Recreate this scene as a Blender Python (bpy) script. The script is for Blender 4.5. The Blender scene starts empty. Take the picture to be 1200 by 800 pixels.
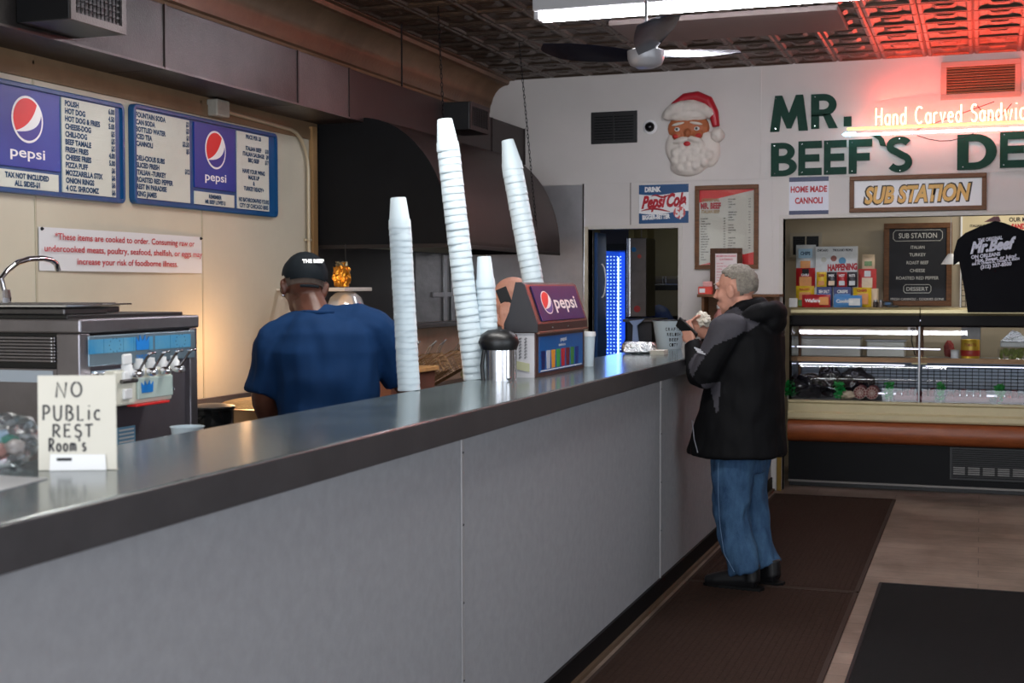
import bpy, bmesh, math, random
from mathutils import Vector, Matrix, noise
random.seed(7)
SC = bpy.context.scene
COL = SC.collection
# ---------------------------------------------------------------- camera
F = 1563.4; CAMH = 1.6
_y = Vector((550, 64, -F)).normalized()
_x = Vector((4450, -50, F)); _x = (_x - _y*_x.dot(_y)).normalized()
_z = _x.cross(_y)
RW = Matrix((_x, _y, _z))
cam = bpy.data.objects.new('camera', bpy.data.cameras.new('camera')); COL.objects.link(cam)
M4 = RW.to_4x4(); M4.translation = (0, 0, CAMH)
cam.matrix_world = M4
cam.data.sensor_width = 36; cam.data.lens = 36*F/1200
cam.data.clip_start = .05
cam.data.dof.use_dof = True; cam.data.dof.focus_distance = 7.0; cam.data.dof.aperture_fstop = 5.0
SC.camera = cam
def at(px, py, ax, v):
    "point of a real plane (axis ax = v) seen at a pixel of the 1200x800 frame"
    d = RW @ Vector((px-600, 400-py, -F)); o = Vector((0, 0, CAMH))
    return o + d*((v-o[ax])/d[ax])
# ---------------------------------------------------------------- world, lights, exposure
w = bpy.data.worlds.new('world'); SC.world = w; w.use_nodes = True
w.node_tree.nodes['Background'].inputs[0].default_value = (.62, .74, 1, 1)
w.node_tree.nodes['Background'].inputs[1].default_value = 1.0
SC.view_settings.view_transform = 'Standard'; SC.view_settings.look = 'None'
SC.view_settings.exposure = 0.16; SC.view_settings.gamma = 1
def area(name, loc, target, sx, sy, power, col):
    l = bpy.data.lights.new(name, 'AREA'); l.shape = 'RECTANGLE'; l.size = sx; l.size_y = sy
    l.energy = power; l.color = col
    o = bpy.data.objects.new(name, l); COL.objects.link(o); o.location = loc
    o.rotation_euler = (Vector(target)-Vector(loc)).to_track_quat('-Z', 'Y').to_euler()
    return o
area('daylight_front', (-.2, -2.25, 1.7), (-.6, 6, 1.3), 5.6, 2.0, 190, (.90, .95, 1))
area('daylight_side', (3.1, 2.2, 1.75), (-2.5, 3.0, 1.3), 4.6, 1.7, 70, (.90, .95, 1))
area('ceiling_tube_near', (-1.6, 1.2, 3.2), (-1.6, 1.2, 0), 2.4, .15, 24, (1, .98, .94))
area('ceiling_tube_mid', (-1.6, 4.6, 3.2), (-1.6, 4.6, 0), 2.4, .15, 62, (1, .98, .94))

# ---------------------------------------------------------------- helpers
def s2l(c):
    c = c/255; return c/12.92 if c <= .04045 else ((c+.055)/1.055)**2.4
def rgb(r, g, b): return (s2l(r), s2l(g), s2l(b), 1)
MATS = {}
def mat(name, c, rough=.5, metal=0, var=0, vs=6, bump=0, bs=80, emit=None, es=0, trans=0, spec=None, sx=(1, 1, 1), c2=None, coat=0):
    if name in MATS: return MATS[name]
    m = bpy.data.materials.new(name); m.use_nodes = True; nt = m.node_tree; N = nt.nodes; L = nt.links
    b = N['Principled BSDF']; col = rgb(*c)
    b.inputs['Base Color'].default_value = col; b.inputs['Roughness'].default_value = rough; b.inputs['Metallic'].default_value = metal
    if coat: b.inputs['Coat Weight'].default_value = coat; b.inputs['Coat Roughness'].default_value = .1
    if spec is None and rough >= .5 and metal < .5: spec = .18 if max(c) < 90 else .3
    if spec is not None: b.inputs['Specular IOR Level'].default_value = spec
    if trans: b.inputs['Transmission Weight'].default_value = trans
    if emit: b.inputs['Emission Color'].default_value = rgb(*emit); b.inputs['Emission Strength'].default_value = es
    if var or bump or c2:
        tc = N.new('ShaderNodeTexCoord'); mp = N.new('ShaderNodeMapping'); mp.inputs['Scale'].default_value = sx
        L.new(tc.outputs['Object'], mp.inputs[0])
    if var or c2:
        n = N.new('ShaderNodeTexNoise'); n.inputs['Scale'].default_value = vs; n.inputs['Detail'].default_value = 6; n.inputs['Roughness'].default_value = .65
        L.new(mp.outputs[0], n.inputs['Vector'])
        cr = N.new('ShaderNodeValToRGB'); L.new(n.outputs['Fac'], cr.inputs[0])
        e = cr.color_ramp.elements; e[0].position = .32; e[1].position = .68
        if c2: e[0].color = rgb(*c2); e[1].color = col
        else:
            e[0].color = tuple(x*(1-var) for x in col[:3])+(1,); e[1].color = tuple(min(1, x*(1+var)) for x in col[:3])+(1,)
        L.new(cr.outputs[0], b.inputs['Base Color'])
    if bump:
        n2 = N.new('ShaderNodeTexNoise'); n2.inputs['Scale'].default_value = bs; n2.inputs['Detail'].default_value = 4
        L.new(mp.outputs[0], n2.inputs['Vector'])
        bp = N.new('ShaderNodeBump'); bp.inputs['Strength'].default_value = bump; bp.inputs['Distance'].default_value = .01
        L.new(n2.outputs['Fac'], bp.inputs['Height']); L.new(bp.outputs[0], b.inputs['Normal'])
    MATS[name] = m; return m
def glassmat(name, tint=(235, 245, 245), base=.06, rough=.02):
    m = bpy.data.materials.new(name); m.use_nodes = True; nt = m.node_tree; N = nt.nodes; L = nt.links
    N.remove(N['Principled BSDF'])
    t = N.new('ShaderNodeBsdfTransparent'); t.inputs[0].default_value = rgb(*tint)
    g = N.new('ShaderNodeBsdfGlossy'); g.inputs['Roughness'].default_value = rough
    fr = N.new('ShaderNodeFresnel'); fr.inputs[0].default_value = 1.5
    mx = N.new('ShaderNodeMixShader'); ad = N.new('ShaderNodeMath'); ad.operation = 'ADD'; ad.inputs[1].default_value = base
    L.new(fr.outputs[0], ad.inputs[0]); L.new(ad.outputs[0], mx.inputs[0]); L.new(t.outputs[0], mx.inputs[1]); L.new(g.outputs[0], mx.inputs[2])
    L.new(mx.outputs[0], N['Material Output'].inputs[0]); MATS[name] = m; return m

class B:
    "collects shapes; build() links them as one mesh object"
    def __init__(s): s.bm = bmesh.new()
    def box(s, x0, x1, y0, y1, z0, z1, bev=0):
        t = bmesh.new()
        vs = [t.verts.new((x, y, z)) for x in (x0, x1) for y in (y0, y1) for z in (z0, z1)]
        for f in ((0, 1, 3, 2), (4, 6, 7, 5), (0, 4, 5, 1), (2, 3, 7, 6), (0, 2, 6, 4), (1, 5, 7, 3)): t.faces.new([vs[i] for i in f])
        if bev: bmesh.ops.bevel(t, geom=t.edges[:], offset=bev, segments=2, affect='EDGES', profile=.5)
        bmesh.ops.recalc_face_normals(t, faces=t.faces[:])
        return s.add(t)
    def add(s, t, M=None):
        if M is not None: t.transform(M)
        me = bpy.data.meshes.new('t'); t.to_mesh(me); t.free(); s.bm.from_mesh(me); bpy.data.meshes.remove(me); return s
    def poly(s, pts):
        s.bm.faces.new([s.bm.verts.new(p) for p in pts]); return s
    def prism(s, pts, d):
        "closed outline pts swept by vector d"
        d = Vector(d); a = [s.bm.verts.new(p) for p in pts]; b = [s.bm.verts.new(Vector(p)+d) for p in pts]; n = len(pts)
        fs = [s.bm.faces.new(a), s.bm.faces.new(b[::-1])]
        for i in range(n): fs.append(s.bm.faces.new((a[i], b[i], b[(i+1) % n], a[(i+1) % n])))
        bmesh.ops.recalc_face_normals(s.bm, faces=fs); return s
    def tube(s, pts, r, seg=8, cap=True):
        pts = [Vector(p) for p in pts]; n = len(pts)
        R = list(r) if isinstance(r, (list, tuple)) else [r]*n
        rings = []; up = None
        for i, p in enumerate(pts):
            t = (pts[min(i+1, n-1)]-pts[max(i-1, 0)]).normalized()
            if up is None:
                up = Vector((0, 0, 1)) if abs(t.z) < .9 else Vector((1, 0, 0))
            a = (up - t*up.dot(t)).normalized(); b = t.cross(a); up = a
            ra = R[i] if isinstance(R[i], (tuple, list)) else (R[i], R[i])
            rings.append([s.bm.verts.new(p+a*ra[0]*math.cos(k*2*math.pi/seg)+b*ra[1]*math.sin(k*2*math.pi/seg)) for k in range(seg)])
        fs = []
        for i in range(n-1):
            for k in range(seg): fs.append(s.bm.faces.new((rings[i][k], rings[i][(k+1) % seg], rings[i+1][(k+1) % seg], rings[i+1][k])))
        if cap: fs.append(s.bm.faces.new(rings[0][::-1])); fs.append(s.bm.faces.new(rings[-1]))
        bmesh.ops.recalc_face_normals(s.bm, faces=fs)
        return s
    def lathe(s, c, prof, seg=24, axis=(0, 0, 1)):
        q = Vector((0, 0, 1)).rotation_difference(Vector(axis).normalized()).to_matrix(); c = Vector(c)
        rings = []
        for r, z in prof:
            rings.append([s.bm.verts.new(c+q@Vector((r*math.cos(k*2*math.pi/seg), r*math.sin(k*2*math.pi/seg), z))) for k in range(seg)] if r > 1e-6 else [s.bm.verts.new(c+q@Vector((0, 0, z)))])
        for a, b in zip(rings, rings[1:]):
            for k in range(seg):
                k2 = (k+1) % seg
                f = [a[k], a[k2], b[k2], b[k]] if len(a) > 1 and len(b) > 1 else ([a[0], b[k2], b[k]] if len(a) == 1 and len(b) > 1 else ([a[k], a[k2], b[0]] if len(a) > 1 else None))
                if f: s.bm.faces.new(f)
        return s
    def ell(s, c, r, rot=None, seg=16):
        t = bmesh.new(); bmesh.ops.create_uvsphere(t, u_segments=seg, v_segments=seg//2+2, radius=1)
        M = Matrix.Translation(c) @ (rot.to_4x4() if rot else Matrix()) @ Matrix.Diagonal((r[0], r[1], r[2], 1))
        return s.add(t, M)
    def build(s, name, m, parent=None, label=None, smooth=False, auto=None):
        me = bpy.data.meshes.new(name); s.bm.to_mesh(me); s.bm.free()
        o = bpy.data.objects.new(name, me); COL.objects.link(o)
        ms = m if isinstance(m, (list, tuple)) else [m]
        for k in ms: me.materials.append(k)
        if smooth:
            for p in me.polygons: p.use_smooth = True
            me.set_sharp_from_angle(angle=math.radians(auto or 45))
        if parent:
            o.parent = parent
            if parent.parent is None: o.matrix_parent_inverse = parent.matrix_basis.inverted()
        if label: o['label'] = label
        if name in ('screws', 'indicator_dots', 'blue_bands', 'grille_bars', 'letter_rails', 'filter_tabs', 'netting', 'wires', 'print_lines'): o['kind'] = 'stuff'
        return o
def thing(name, label, cat, loc=(0, 0, 0), group=None):
    o = bpy.data.objects.new(name, None); COL.objects.link(o); o.location = loc; o.empty_display_size = .05
    return tag(o, label, cat, group)
def tag(o, label=None, cat=None, group=None, kind=None):
    if label: o['label'] = label
    if cat: o['category'] = cat
    if group: o['group'] = group
    if kind: o['kind'] = kind
    return o
def struct(o): o['kind'] = 'structure'; return o
def copy_tree(o, parent=None):
    c = o.copy(); COL.objects.link(c)
    if parent: c.parent = parent
    for ch in [x for x in bpy.data.objects if x.parent == o]: copy_tree(ch, c)
    return c
TMP = bpy.data.scenes.new('scratch')
def eval_mesh(o):
    TMP.collection.objects.link(o); vl = TMP.view_layers[0]; vl.update()
    me = bpy.data.meshes.new_from_object(o.evaluated_get(vl.depsgraph)); TMP.collection.objects.unlink(o); return me
# text -> mesh pieces, laid into the frame (origin, u, v)
_tc = {}
def text_mesh(st, bold=0, shear=0, ext=0):
    k = (st, bold, shear, ext)
    if k in _tc: return _tc[k]
    cu = bpy.data.curves.new('t', 'FONT'); cu.body = st; cu.size = 1; cu.offset = bold; cu.shear = shear; cu.resolution_u = 3; cu.extrude = ext
    o = bpy.data.objects.new('t', cu); me = eval_mesh(o)
    bpy.data.objects.remove(o); bpy.data.curves.remove(cu)
    xs = [v.co.x for v in me.vertices] or [0]; ys = [v.co.y for v in me.vertices] or [0]
    _tc[k] = (me, min(xs), max(xs), min(ys), max(ys)); return _tc[k]
def put_text(b, st, o, u, v, h, w=None, align='l', bold=.01, shear=0, depth=0, xs=1, box=False):
    "h = cap height (Bfont caps are about .7 of the size); w = forced width; box = fit the glyph bounds to h exactly"
    me, x0, x1, y0, y1 = text_mesh(st, bold, shear, .5 if depth else 0)
    sy = h/(y1-y0) if box else h/.70
    sx = (w/(x1-x0)) if w else sy*xs
    W = (x1-x0)*sx; off = -x0*sx - (W/2 if align == 'c' else (W if align == 'r' else 0))
    u = Vector(u).normalized(); v = Vector(v).normalized(); n = u.cross(v); o = Vector(o)
    yo = -y0*sy if box else 0
    M = Matrix((( u.x*sx, v.x*sy, n.x*depth, 0), (u.y*sx, v.y*sy, n.y*depth, 0), (u.z*sx, v.z*sy, n.z*depth, 0), (0, 0, 0, 1)))
    M.translation = o+u*off+v*yo+n*(depth*.5)
    t = bmesh.new(); t.from_mesh(me); b.add(t, M); return W
def arc(cx, cy, rx, ry, a0, a1, n=9):
    return [(cx+rx*math.cos(math.radians(a0+(a1-a0)*i/n)), cy+ry*math.sin(math.radians(a0+(a1-a0)*i/n))) for i in range(n+1)]
# single-stroke letters (width, strokes)
SF = {'N': (.7, [[(0, 0), (.08, 1), (.55, 0), (.66, 1)]]), 'O': (.75, [arc(.35, .5, .33, .48, 95, 440, 14)]),
 'P': (.55, [[(.05, 0), (.07, 1)], [(.0, .95)]+arc(.2, .72, .3, .26, 80, -95, 8)]), 'U': (.65, [[(.03, 1)]+arc(.3, .3, .25, .3, 180, 360, 8)+[(.58, 1)]]),
 'B': (.6, [[(.05, 0), (.06, 1)], [(.03, .98)]+arc(.18, .76, .28, .22, 80, -85, 6)+arc(.2, .27, .34, .27, 85, -95, 6)]), 'L': (.5, [[(.05, 1), (.05, 0), (.45, .03)]]),
 'i': (.22, [[(.1, .65), (.1, 0)], [(.12, .9), (.14, .96)]]), 'c': (.5, [arc(.28, .33, .24, .32, 50, 310, 9)]),
 'R': (.6, [[(.05, 0), (.07, 1)], [(.0, .97)]+arc(.2, .74, .3, .25, 80, -95, 7)+[(.55, 0)]]), 'E': (.55, [[(.5, .97), (.05, 1), (.05, 0), (.5, .03)], [(.05, .52), (.42, .55)]]),
 'S': (.55, [arc(.28, .75, .22, .23, 40, 250, 7)+arc(.26, .26, .24, .26, 70, -150, 8)]), 'T': (.6, [[(0, .95), (.6, 1)], [(.3, .97), (.28, 0)]]),
 'o': (.5, [arc(.25, .3, .22, .3, 90, 450, 10)]), 'm': (.7, [[(.03, 0), (.05, .6)], arc(.18, .4, .14, .2, 170, 0, 5)+[(.32, 0)], arc(.46, .4, .14, .2, 170, 0, 5)+[(.62, 0)]]),
 "'": (.15, [[(.1, 1), (.05, .78)]]), 's': (.4, [arc(.2, .46, .15, .15, 40, 250, 6)+arc(.18, .16, .16, .16, 70, -150, 6)]), ' ': (.4, []),
 'H': (.65, [[(.05, 0), (.05, 1)], [(.55, 0), (.55, 1)], [(.05, .5), (.55, .5)]]), 'a': (.52, [arc(.24, .3, .21, .3, 20, 350, 10), [(.46, .6), (.46, 0)]]),
 'n': (.5, [[(.05, .6), (.05, 0)], arc(.24, .38, .18, .22, 180, 0, 6)+[(.42, 0)]]), 'd': (.54, [arc(.24, .3, .21, .3, 20, 350, 10), [(.47, 1), (.47, 0)]]),
 'C': (.72, [arc(.38, .5, .34, .48, 50, 310, 12)]), 'r': (.38, [[(.05, .6), (.05, 0)], arc(.22, .38, .17, .22, 180, 50, 5)]), 'v': (.5, [[(.03, .6), (.23, 0), (.45, .6)]]),
 'e': (.5, [[(.04, .32), (.45, .32)]+arc(.25, .3, .21, .3, 5, 320, 9)]), 'w': (.7, [[(.03, .6), (.18, 0), (.33, .55), (.48, 0), (.64, .6)]]), 'h': (.5, [[(.05, 1), (.05, 0)], arc(.24, .38, .18, .22, 180, 0, 6)+[(.42, 0)]]),
}
def strokes(b, st, o, u, v, h, r, xs=1, gap=.16, seg=6, wob=0):
    u = Vector(u).normalized(); v = Vector(v).normalized(); o = Vector(o); x = 0
    for ch in st:
        w_, ss = SF[ch]
        for s_ in ss:
            dy = random.uniform(-wob, wob)
            b.tube([o+u*(x+p[0]*xs)*h+v*(p[1]+dy)*h for p in s_], r, seg)
        x += (w_+gap)*xs
    return x*h
def smart(b, name, m, parent, voxel, smooth=2, amp=0, freq=8, label=None, mats=None, classify=None):
    "voxel union of the collected closed shapes -> one continuous surface"
    o = b.build(name, m, parent, label)
    md = o.modifiers.new('r', 'REMESH'); md.mode = 'VOXEL'; md.voxel_size = voxel
    if smooth: ms = o.modifiers.new('s', 'SMOOTH'); ms.iterations = smooth; ms.factor = .5
    me = eval_mesh(o)
    o.modifiers.clear(); old = o.data; o.data = me; bpy.data.meshes.remove(old); me.name = name
    me.materials.clear(); [me.materials.append(k) for k in (mats or [m])]
    if amp:
        nv = len(me.vertices); co = [0.0]*(nv*3); me.vertices.foreach_get('co', co); no = [0.0]*(nv*3); me.vertex_normals.foreach_get('vector', no)
        for i in range(0, nv*3, 3):
            x, y, z = co[i:i+3]; k = noise.noise(Vector((x*freq, y*freq, z*freq)))*amp+noise.noise(Vector((x*freq*2.3, y*freq*2.3, z*freq*.9)))*amp*.6
            co[i] += no[i]*k; co[i+1] += no[i+1]*k; co[i+2] += no[i+2]*k
        me.vertices.foreach_set('co', co)
    me.polygons.foreach_set('use_smooth', [True]*len(me.polygons))
    if classify:
        cn = [0.0]*(len(me.polygons)*3); me.polygons.foreach_get('center', cn)
        me.polygons.foreach_set('material_index', [classify(Vector(cn[i:i+3])) for i in range(0, len(cn), 3)])
    return o
# ---------------------------------------------------------------- materials
G = dict
steel = mat('steel', (150, 150, 152), .34, .9, var=.12, vs=5)
steel_d = mat('steel_dark', (95, 92, 92), .38, .8, var=.25, vs=3)
chrome = mat('chrome', (220, 220, 225), .12, 1)
black = mat('black_plastic', (15, 15, 17), .4)
blackm = mat('black_painted', (11, 11, 13), .55, var=.2, vs=4)
white = mat('white_paint', (205, 200, 192), .6, var=.03, vs=3)
backw = mat('back_wall_paint', (208, 203, 198), .55, var=.03, vs=2)
leftw = mat('left_wall_cream', (188, 181, 163), .45, var=.05, vs=2.2)
tanw = mat('aged_tan', (120, 96, 72), .6, var=.18, vs=3)
covem = mat('aged_cove', (112, 88, 68), .45, var=.2, vs=4, metal=.2)
ductm = mat('duct_paint', (46, 42, 41), .4, .35, var=.5, vs=3.5, bump=.15, bs=120)
ductl = mat('duct_paint_light', (76, 71, 70), .4, .35, var=.25, vs=3.5, bump=.15, bs=120)
ductd = mat('duct_paint_brown', (44, 34, 33), .45, .2, var=.15, vs=3)
hoodm = mat('hood_brown', (50, 38, 35), .42, .3, var=.25, vs=2.5)
hoodb = mat('hood_black', (13, 14, 17), .6, var=.2, vs=5)
tinm = mat('tin_ceiling', (92, 78, 68), .36, .5, var=.3, vs=5, bump=.7, bs=34, sx=(1, 2.2, 1))
wood = mat('wood_brown', (106, 70, 42), .5, var=.3, vs=5, sx=(3, 3, 14))
woodx = mat('wood_brown_x', (106, 70, 42), .5, var=.3, vs=5, sx=(3, 3, 24))
woodd = mat('wood_dark', (78, 52, 36), .55, var=.35, vs=6, sx=(10, 3, 2))
blue = mat('menu_blue', (2, 72, 122), .4, var=.06, vs=6)
blued = mat('pepsi_blue', (0, 44, 130), .4, c2=(20, 62, 150), vs=1.6)
menuw = mat('menu_white', (205, 205, 195), .5, var=.03)
inkb = mat('ink_blue', (18, 62, 96), .5)
inkr = mat('ink_red', (176, 34, 46), .5)
red = mat('print_red', (215, 38, 38), .4)
pw = mat('print_white', (232, 232, 232), .4)
ink = mat('ink_black', (30, 30, 34), .5)
paper = mat('paper', (212, 208, 196), .7, var=.02)
foam = mat('foam_cup', (190, 204, 212), .42, var=.01)
lamin = mat('counter_laminate', (144, 144, 147), .6, var=.07, vs=22, bump=.12, bs=220)
ctop = mat('counter_top', (98, 109, 111), .17, .25, var=.10, vs=3, c2=(78, 88, 90))
cedge = mat('counter_edge', (70, 68, 70), .35, .3, var=.12, vs=8)
matb = mat('mat_brown', (48, 32, 24), .9, var=.35, vs=70, bump=.8, bs=160)
matk = mat('mat_black', (20, 20, 21), .9, var=.3, vs=90, bump=.8, bs=180)
skin_l = mat('skin_light', (205, 150, 130), .5, var=.06, vs=30)
skin_d = mat('skin_dark', (92, 54, 40), .45, var=.10, vs=20)
tee_b = mat('shirt_navy', (8, 42, 80), .8, var=.08, vs=10, bump=.1, bs=300)
jean = mat('denim', (66, 98, 130), .85, c2=(32, 58, 90), vs=13, bump=.35, bs=260, sx=(1, 1, .45))
glass = glassmat('clear_glass', (250, 252, 252), .0); pglass = glassmat('picture_glass', (252, 252, 252), .04)
goldm = mat('brass_trim', (196, 182, 140), .35, .6, var=.06)
cream = mat('cream_trim', (205, 192, 150), .4, var=.04)
bumperw = mat('bumper_wood', (140, 72, 34), .4, var=.2, vs=4, sx=(2, 8, 8))
green = mat('letter_green', (6, 56, 42), .55, var=.12, vs=14)
# ---------------------------------------------------------------- room shell
XL, YB, ZC, XR, YF = -3.93, 10.58, 3.34, 3.2, -2.5
fl = bpy.data.materials.new('floor_planks'); fl.use_nodes = True; nt = fl.node_tree; N = nt.nodes; L = nt.links; pb = N['Principled BSDF']
tc = N.new('ShaderNodeTexCoord'); br = N.new('ShaderNodeTexBrick'); mp = N.new('ShaderNodeMapping'); mp.inputs['Rotation'].default_value = (0, 0, 0)
br.inputs['Scale'].default_value = 1; br.inputs['Brick Width'].default_value = 1.2; br.inputs['Row Height'].default_value = .18; br.inputs['Mortar Size'].default_value = .002
br.inputs['Color1'].default_value = rgb(134, 118, 106); br.inputs['Color2'].default_value = rgb(112, 98, 87); br.inputs['Mortar'].default_value = rgb(52, 44, 40)
n1 = N.new('ShaderNodeTexNoise'); n1.inputs['Scale'].default_value = 1.6; n1.inputs['Detail'].default_value = 7; n1.inputs['Roughness'].default_value = .7
cr = N.new('ShaderNodeValToRGB'); cr.color_ramp.elements[0].color = (.55, .5, .46, 1); cr.color_ramp.elements[1].color = (1.25, 1.25, 1.25, 1)
cr.color_ramp.elements[0].position = .35; cr.color_ramp.elements[1].position = .62
mx = N.new('ShaderNodeMix'); mx.data_type = 'RGBA'; mx.blend_type = 'MULTIPLY'; mx.inputs[0].default_value = 1
L.new(tc.outputs['Object'], mp.inputs[0]); L.new(mp.outputs[0], br.inputs['Vector']); L.new(tc.outputs['Object'], n1.inputs['Vector']); L.new(n1.outputs['Fac'], cr.inputs[0])
L.new(br.outputs['Color'], mx.inputs[6]); L.new(cr.outputs[0], mx.inputs[7]); L.new(mx.outputs[2], pb.inputs['Base Color']); pb.inputs['Roughness'].default_value = .42
struct(B().box(XL-.3, XR+.2, YF-.1, 14.2, -.1, 0).build('floor', fl))
struct(B().box(XL-.2, XR+.2, YF-.1, 10.68, ZC+.03, ZC+.2).build('ceiling', tanw))
wl = struct(B().box(XL-.15, XL, YF-.1, 10.7, 0, ZC+.1).build('wall_left', leftw))
B().box(XL, XL+.004, YF, YB, 2.584, 3.16).build('upper_panel', tanw, wl, 'grease-browned strip of wall under the cove')
for px in (42, 237):      # vertical panel battens
    y = at(px, 300, 0, XL).y; B().box(XL, XL+.004, y-.006, y+.006, 0, 2.6).build('batten', mat('batten_cream', (172, 164, 144), .5), wl)
struct(B().box(XL, XL+.012, YF, 7.45, 2.52, 2.585).build('trim_1', tanw))
wb = B()
D0, D1, DZ = -3.05, -2.30, 2.08; O0, O1, OZ = -1.467, 2.6, 2.135; TH = .12
wb.box(XL-.1, D0, YB, YB+TH, 0, ZC+.1).box(D0, D1, YB, YB+TH, DZ, ZC+.1).box(D1, O0, YB, YB+TH, 0, ZC+.1).box(O0, O1, YB, YB+TH, OZ, ZC+.1).box(O1, XR+.15, YB, YB+TH, 0, ZC+.1)
wbk = struct(wb.build('wall_back', backw))
seam = mat('seam_grey', (150, 144, 136), .6)
B().box(XL, XR, YB-.008, YB, 2.452, 2.466).build('batten', backw, wbk)
for px, z0, z1 in ((891, 2.466, ZC), (905, 0, 2.452), (739, 2.1, 2.452)):
    x = at(px, 200, 1, YB).x; B().box(x-.005, x+.005, YB-.006, YB, z0, z1).build('batten', seam if px == 739 else backw, wbk)
for a, b_, z in ((D0, D1, DZ), (O0, O1, OZ)):
    B().box(a-.03, a, YB-.012, YB+TH+.01, 0, z+.03).box(b_, b_+.03, YB-.012, YB+TH+.01, 0, z+.03).box(a, b_, YB-.012, YB+TH+.01, z, z+.03).build('opening_casing', white, wbk)
struct(B().box(XR, XR+.12, YF, -.3, 0, ZC+.1).box(XR, XR+.12, 4.7, 10.7, 0, ZC+.1).box(XR, XR+.12, -.3, 4.7, 0, .85).box(XR, XR+.12, -.3, 4.7, 2.65, ZC+.1).build('wall_right', backw))
struct(B().box(XL, XR, YF-.12, YF, 0, .6).box(XL, XR, YF-.12, YF, 2.8, ZC+.1).box(XL, -3.1, YF-.12, YF, .6, 2.8).box(2.8, XR, YF-.12, YF, .6, 2.8).build('wall_front', backw))
wf = struct(B().box(-3.1, -3.0, YF-.08, YF-.02, .6, 2.8).box(2.7, 2.8, YF-.08, YF-.02, .6, 2.8).box(-.9, -.82, YF-.08, YF-.02, .6, 2.8).box(.9, .98, YF-.08, YF-.02, .6, 2.8).build('window_1', mat('alu', (150, 150, 150), .4, .8)))
B().box(-3.0, 2.7, YF-.055, YF-.045, .6, 2.8).build('pane', glass, wf)
wf = struct(B().box(XR+.03, XR+.08, -.3, -.22, .85, 2.65).box(XR+.03, XR+.08, 4.62, 4.7, .85, 2.65).box(XR+.03, XR+.08, 2.1, 2.18, .85, 2.65).build('window_2', MATS['alu']))
B().box(XR+.05, XR+.06, -.22, 4.62, .85, 2.65).build('pane', glass, wf)
# cove along the left wall: fluted quarter hollow
cb = B(); nseg = 190; yy0 = 1.0
prof = [(XL+.004, 3.06), (XL+.02, 3.07), (XL+.022, 3.10)]+[(XL+.022+.15*(1-math.cos(t*math.pi/2/6)), 3.10+.2*math.sin(t*math.pi/2/6)) for t in range(1, 7)]+[(XL+.19, 3.30), (XL+.20, ZC)]
rows = []
for i in range(nseg*2+1):
    y = yy0+(YB-yy0)*i/(nseg*2); d = .016 if i % 2 else 0
    rows.append([cb.bm.verts.new((x+(d if 2 < j < 9 else 0), y, z-(d*.6 if 2 < j < 9 else 0))) for j, (x, z) in enumerate(prof)])
for a, b_ in zip(rows, rows[1:]):
    for j in range(len(prof)-1): cb.bm.faces.new((a[j], a[j+1], b_[j+1], b_[j]))
struct(cb.build('trim_2', covem, smooth=True, auto=50))
# pressed tin ceiling panels (2 x 2 cells each), shared mesh
ceilo = bpy.data.objects['ceiling']
def tin_mesh(S=.66):
    b = B(); c = S/2
    for i in range(2):
        for j in range(2):
            cx, cy = (i+.5)*c, (j+.5)*c
            def ring(h, z): return [b.bm.verts.new((cx+sx_*h, cy+sy_*h, z)) for sx_, sy_ in ((-1, -1), (1, -1), (1, 1), (-1, 1))]
            rr = [ring(c/2, 0), ring(c/2-.012, -.012), ring(c/2-.03, -.012), ring(c/2-.042, 0), ring(c/2-.09, .008), ring(c/2-.115, -.006), ring(.02, -.012)]
            for p, q in zip(rr, rr[1:]):
                for k in range(4): b.bm.faces.new((p[k], p[(k+1) % 4], q[(k+1) % 4], q[k]))
            b.bm.faces.new(rr[-1])
    bmesh.ops.reverse_faces(b.bm, faces=b.bm.faces[:])
    return b
S = .66; base = None
for i in range(11):
    for j in range(14):
        x, y = XL+.2+.03+i*S, YB-(j+1)*S
        if x > XR: continue
        if base is None: base = tin_mesh(S).build('tin_panel', tinm, ceilo); o = base
        else: o = base.copy(); COL.objects.link(o)
        o.location = (x, y, ZC+.002)
struct(B().box(XL+.19, XL+.24, 1, YB, ZC-.014, ZC+.03).build('trim_3', covem))
# doorway back room and sandwich-station back room
roomw = mat('back_room_olive', (118, 112, 84), .6, var=.08, vs=2)
struct(B().box(-4.2, -1.7, 13.9, 14.0, 0, 2.8).box(-1.75, -1.65, 10.7, 14, 0, 2.8).box(-4.3, -4.2, 10.7, 14, 0, 2.8).box(-4.3, -1.65, 10.7, 14, 2.8, 2.9).build('wall_backroom', roomw))
struct(B().box(-1.65, 3.3, 12.05, 12.15, 0, 2.8).box(3.2, 3.3, 10.7, 12.1, 0, 2.8).box(-1.65, 3.3, 10.7, 12.1, 2.6, 2.7).build('wall_station', mat('station_tan', (186, 172, 148), .55, var=.06, vs=2)))
area('back_room_lamp', (-2.7, 12.6, 2.7), (-2.7, 12.6, 0), .5, .5, 5, (1, .95, .75))
area('station_lamp', (.6, 11.5, 2.55), (.6, 11.6, 0), 1.6, .2, 14, (1, .95, .86))
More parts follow.
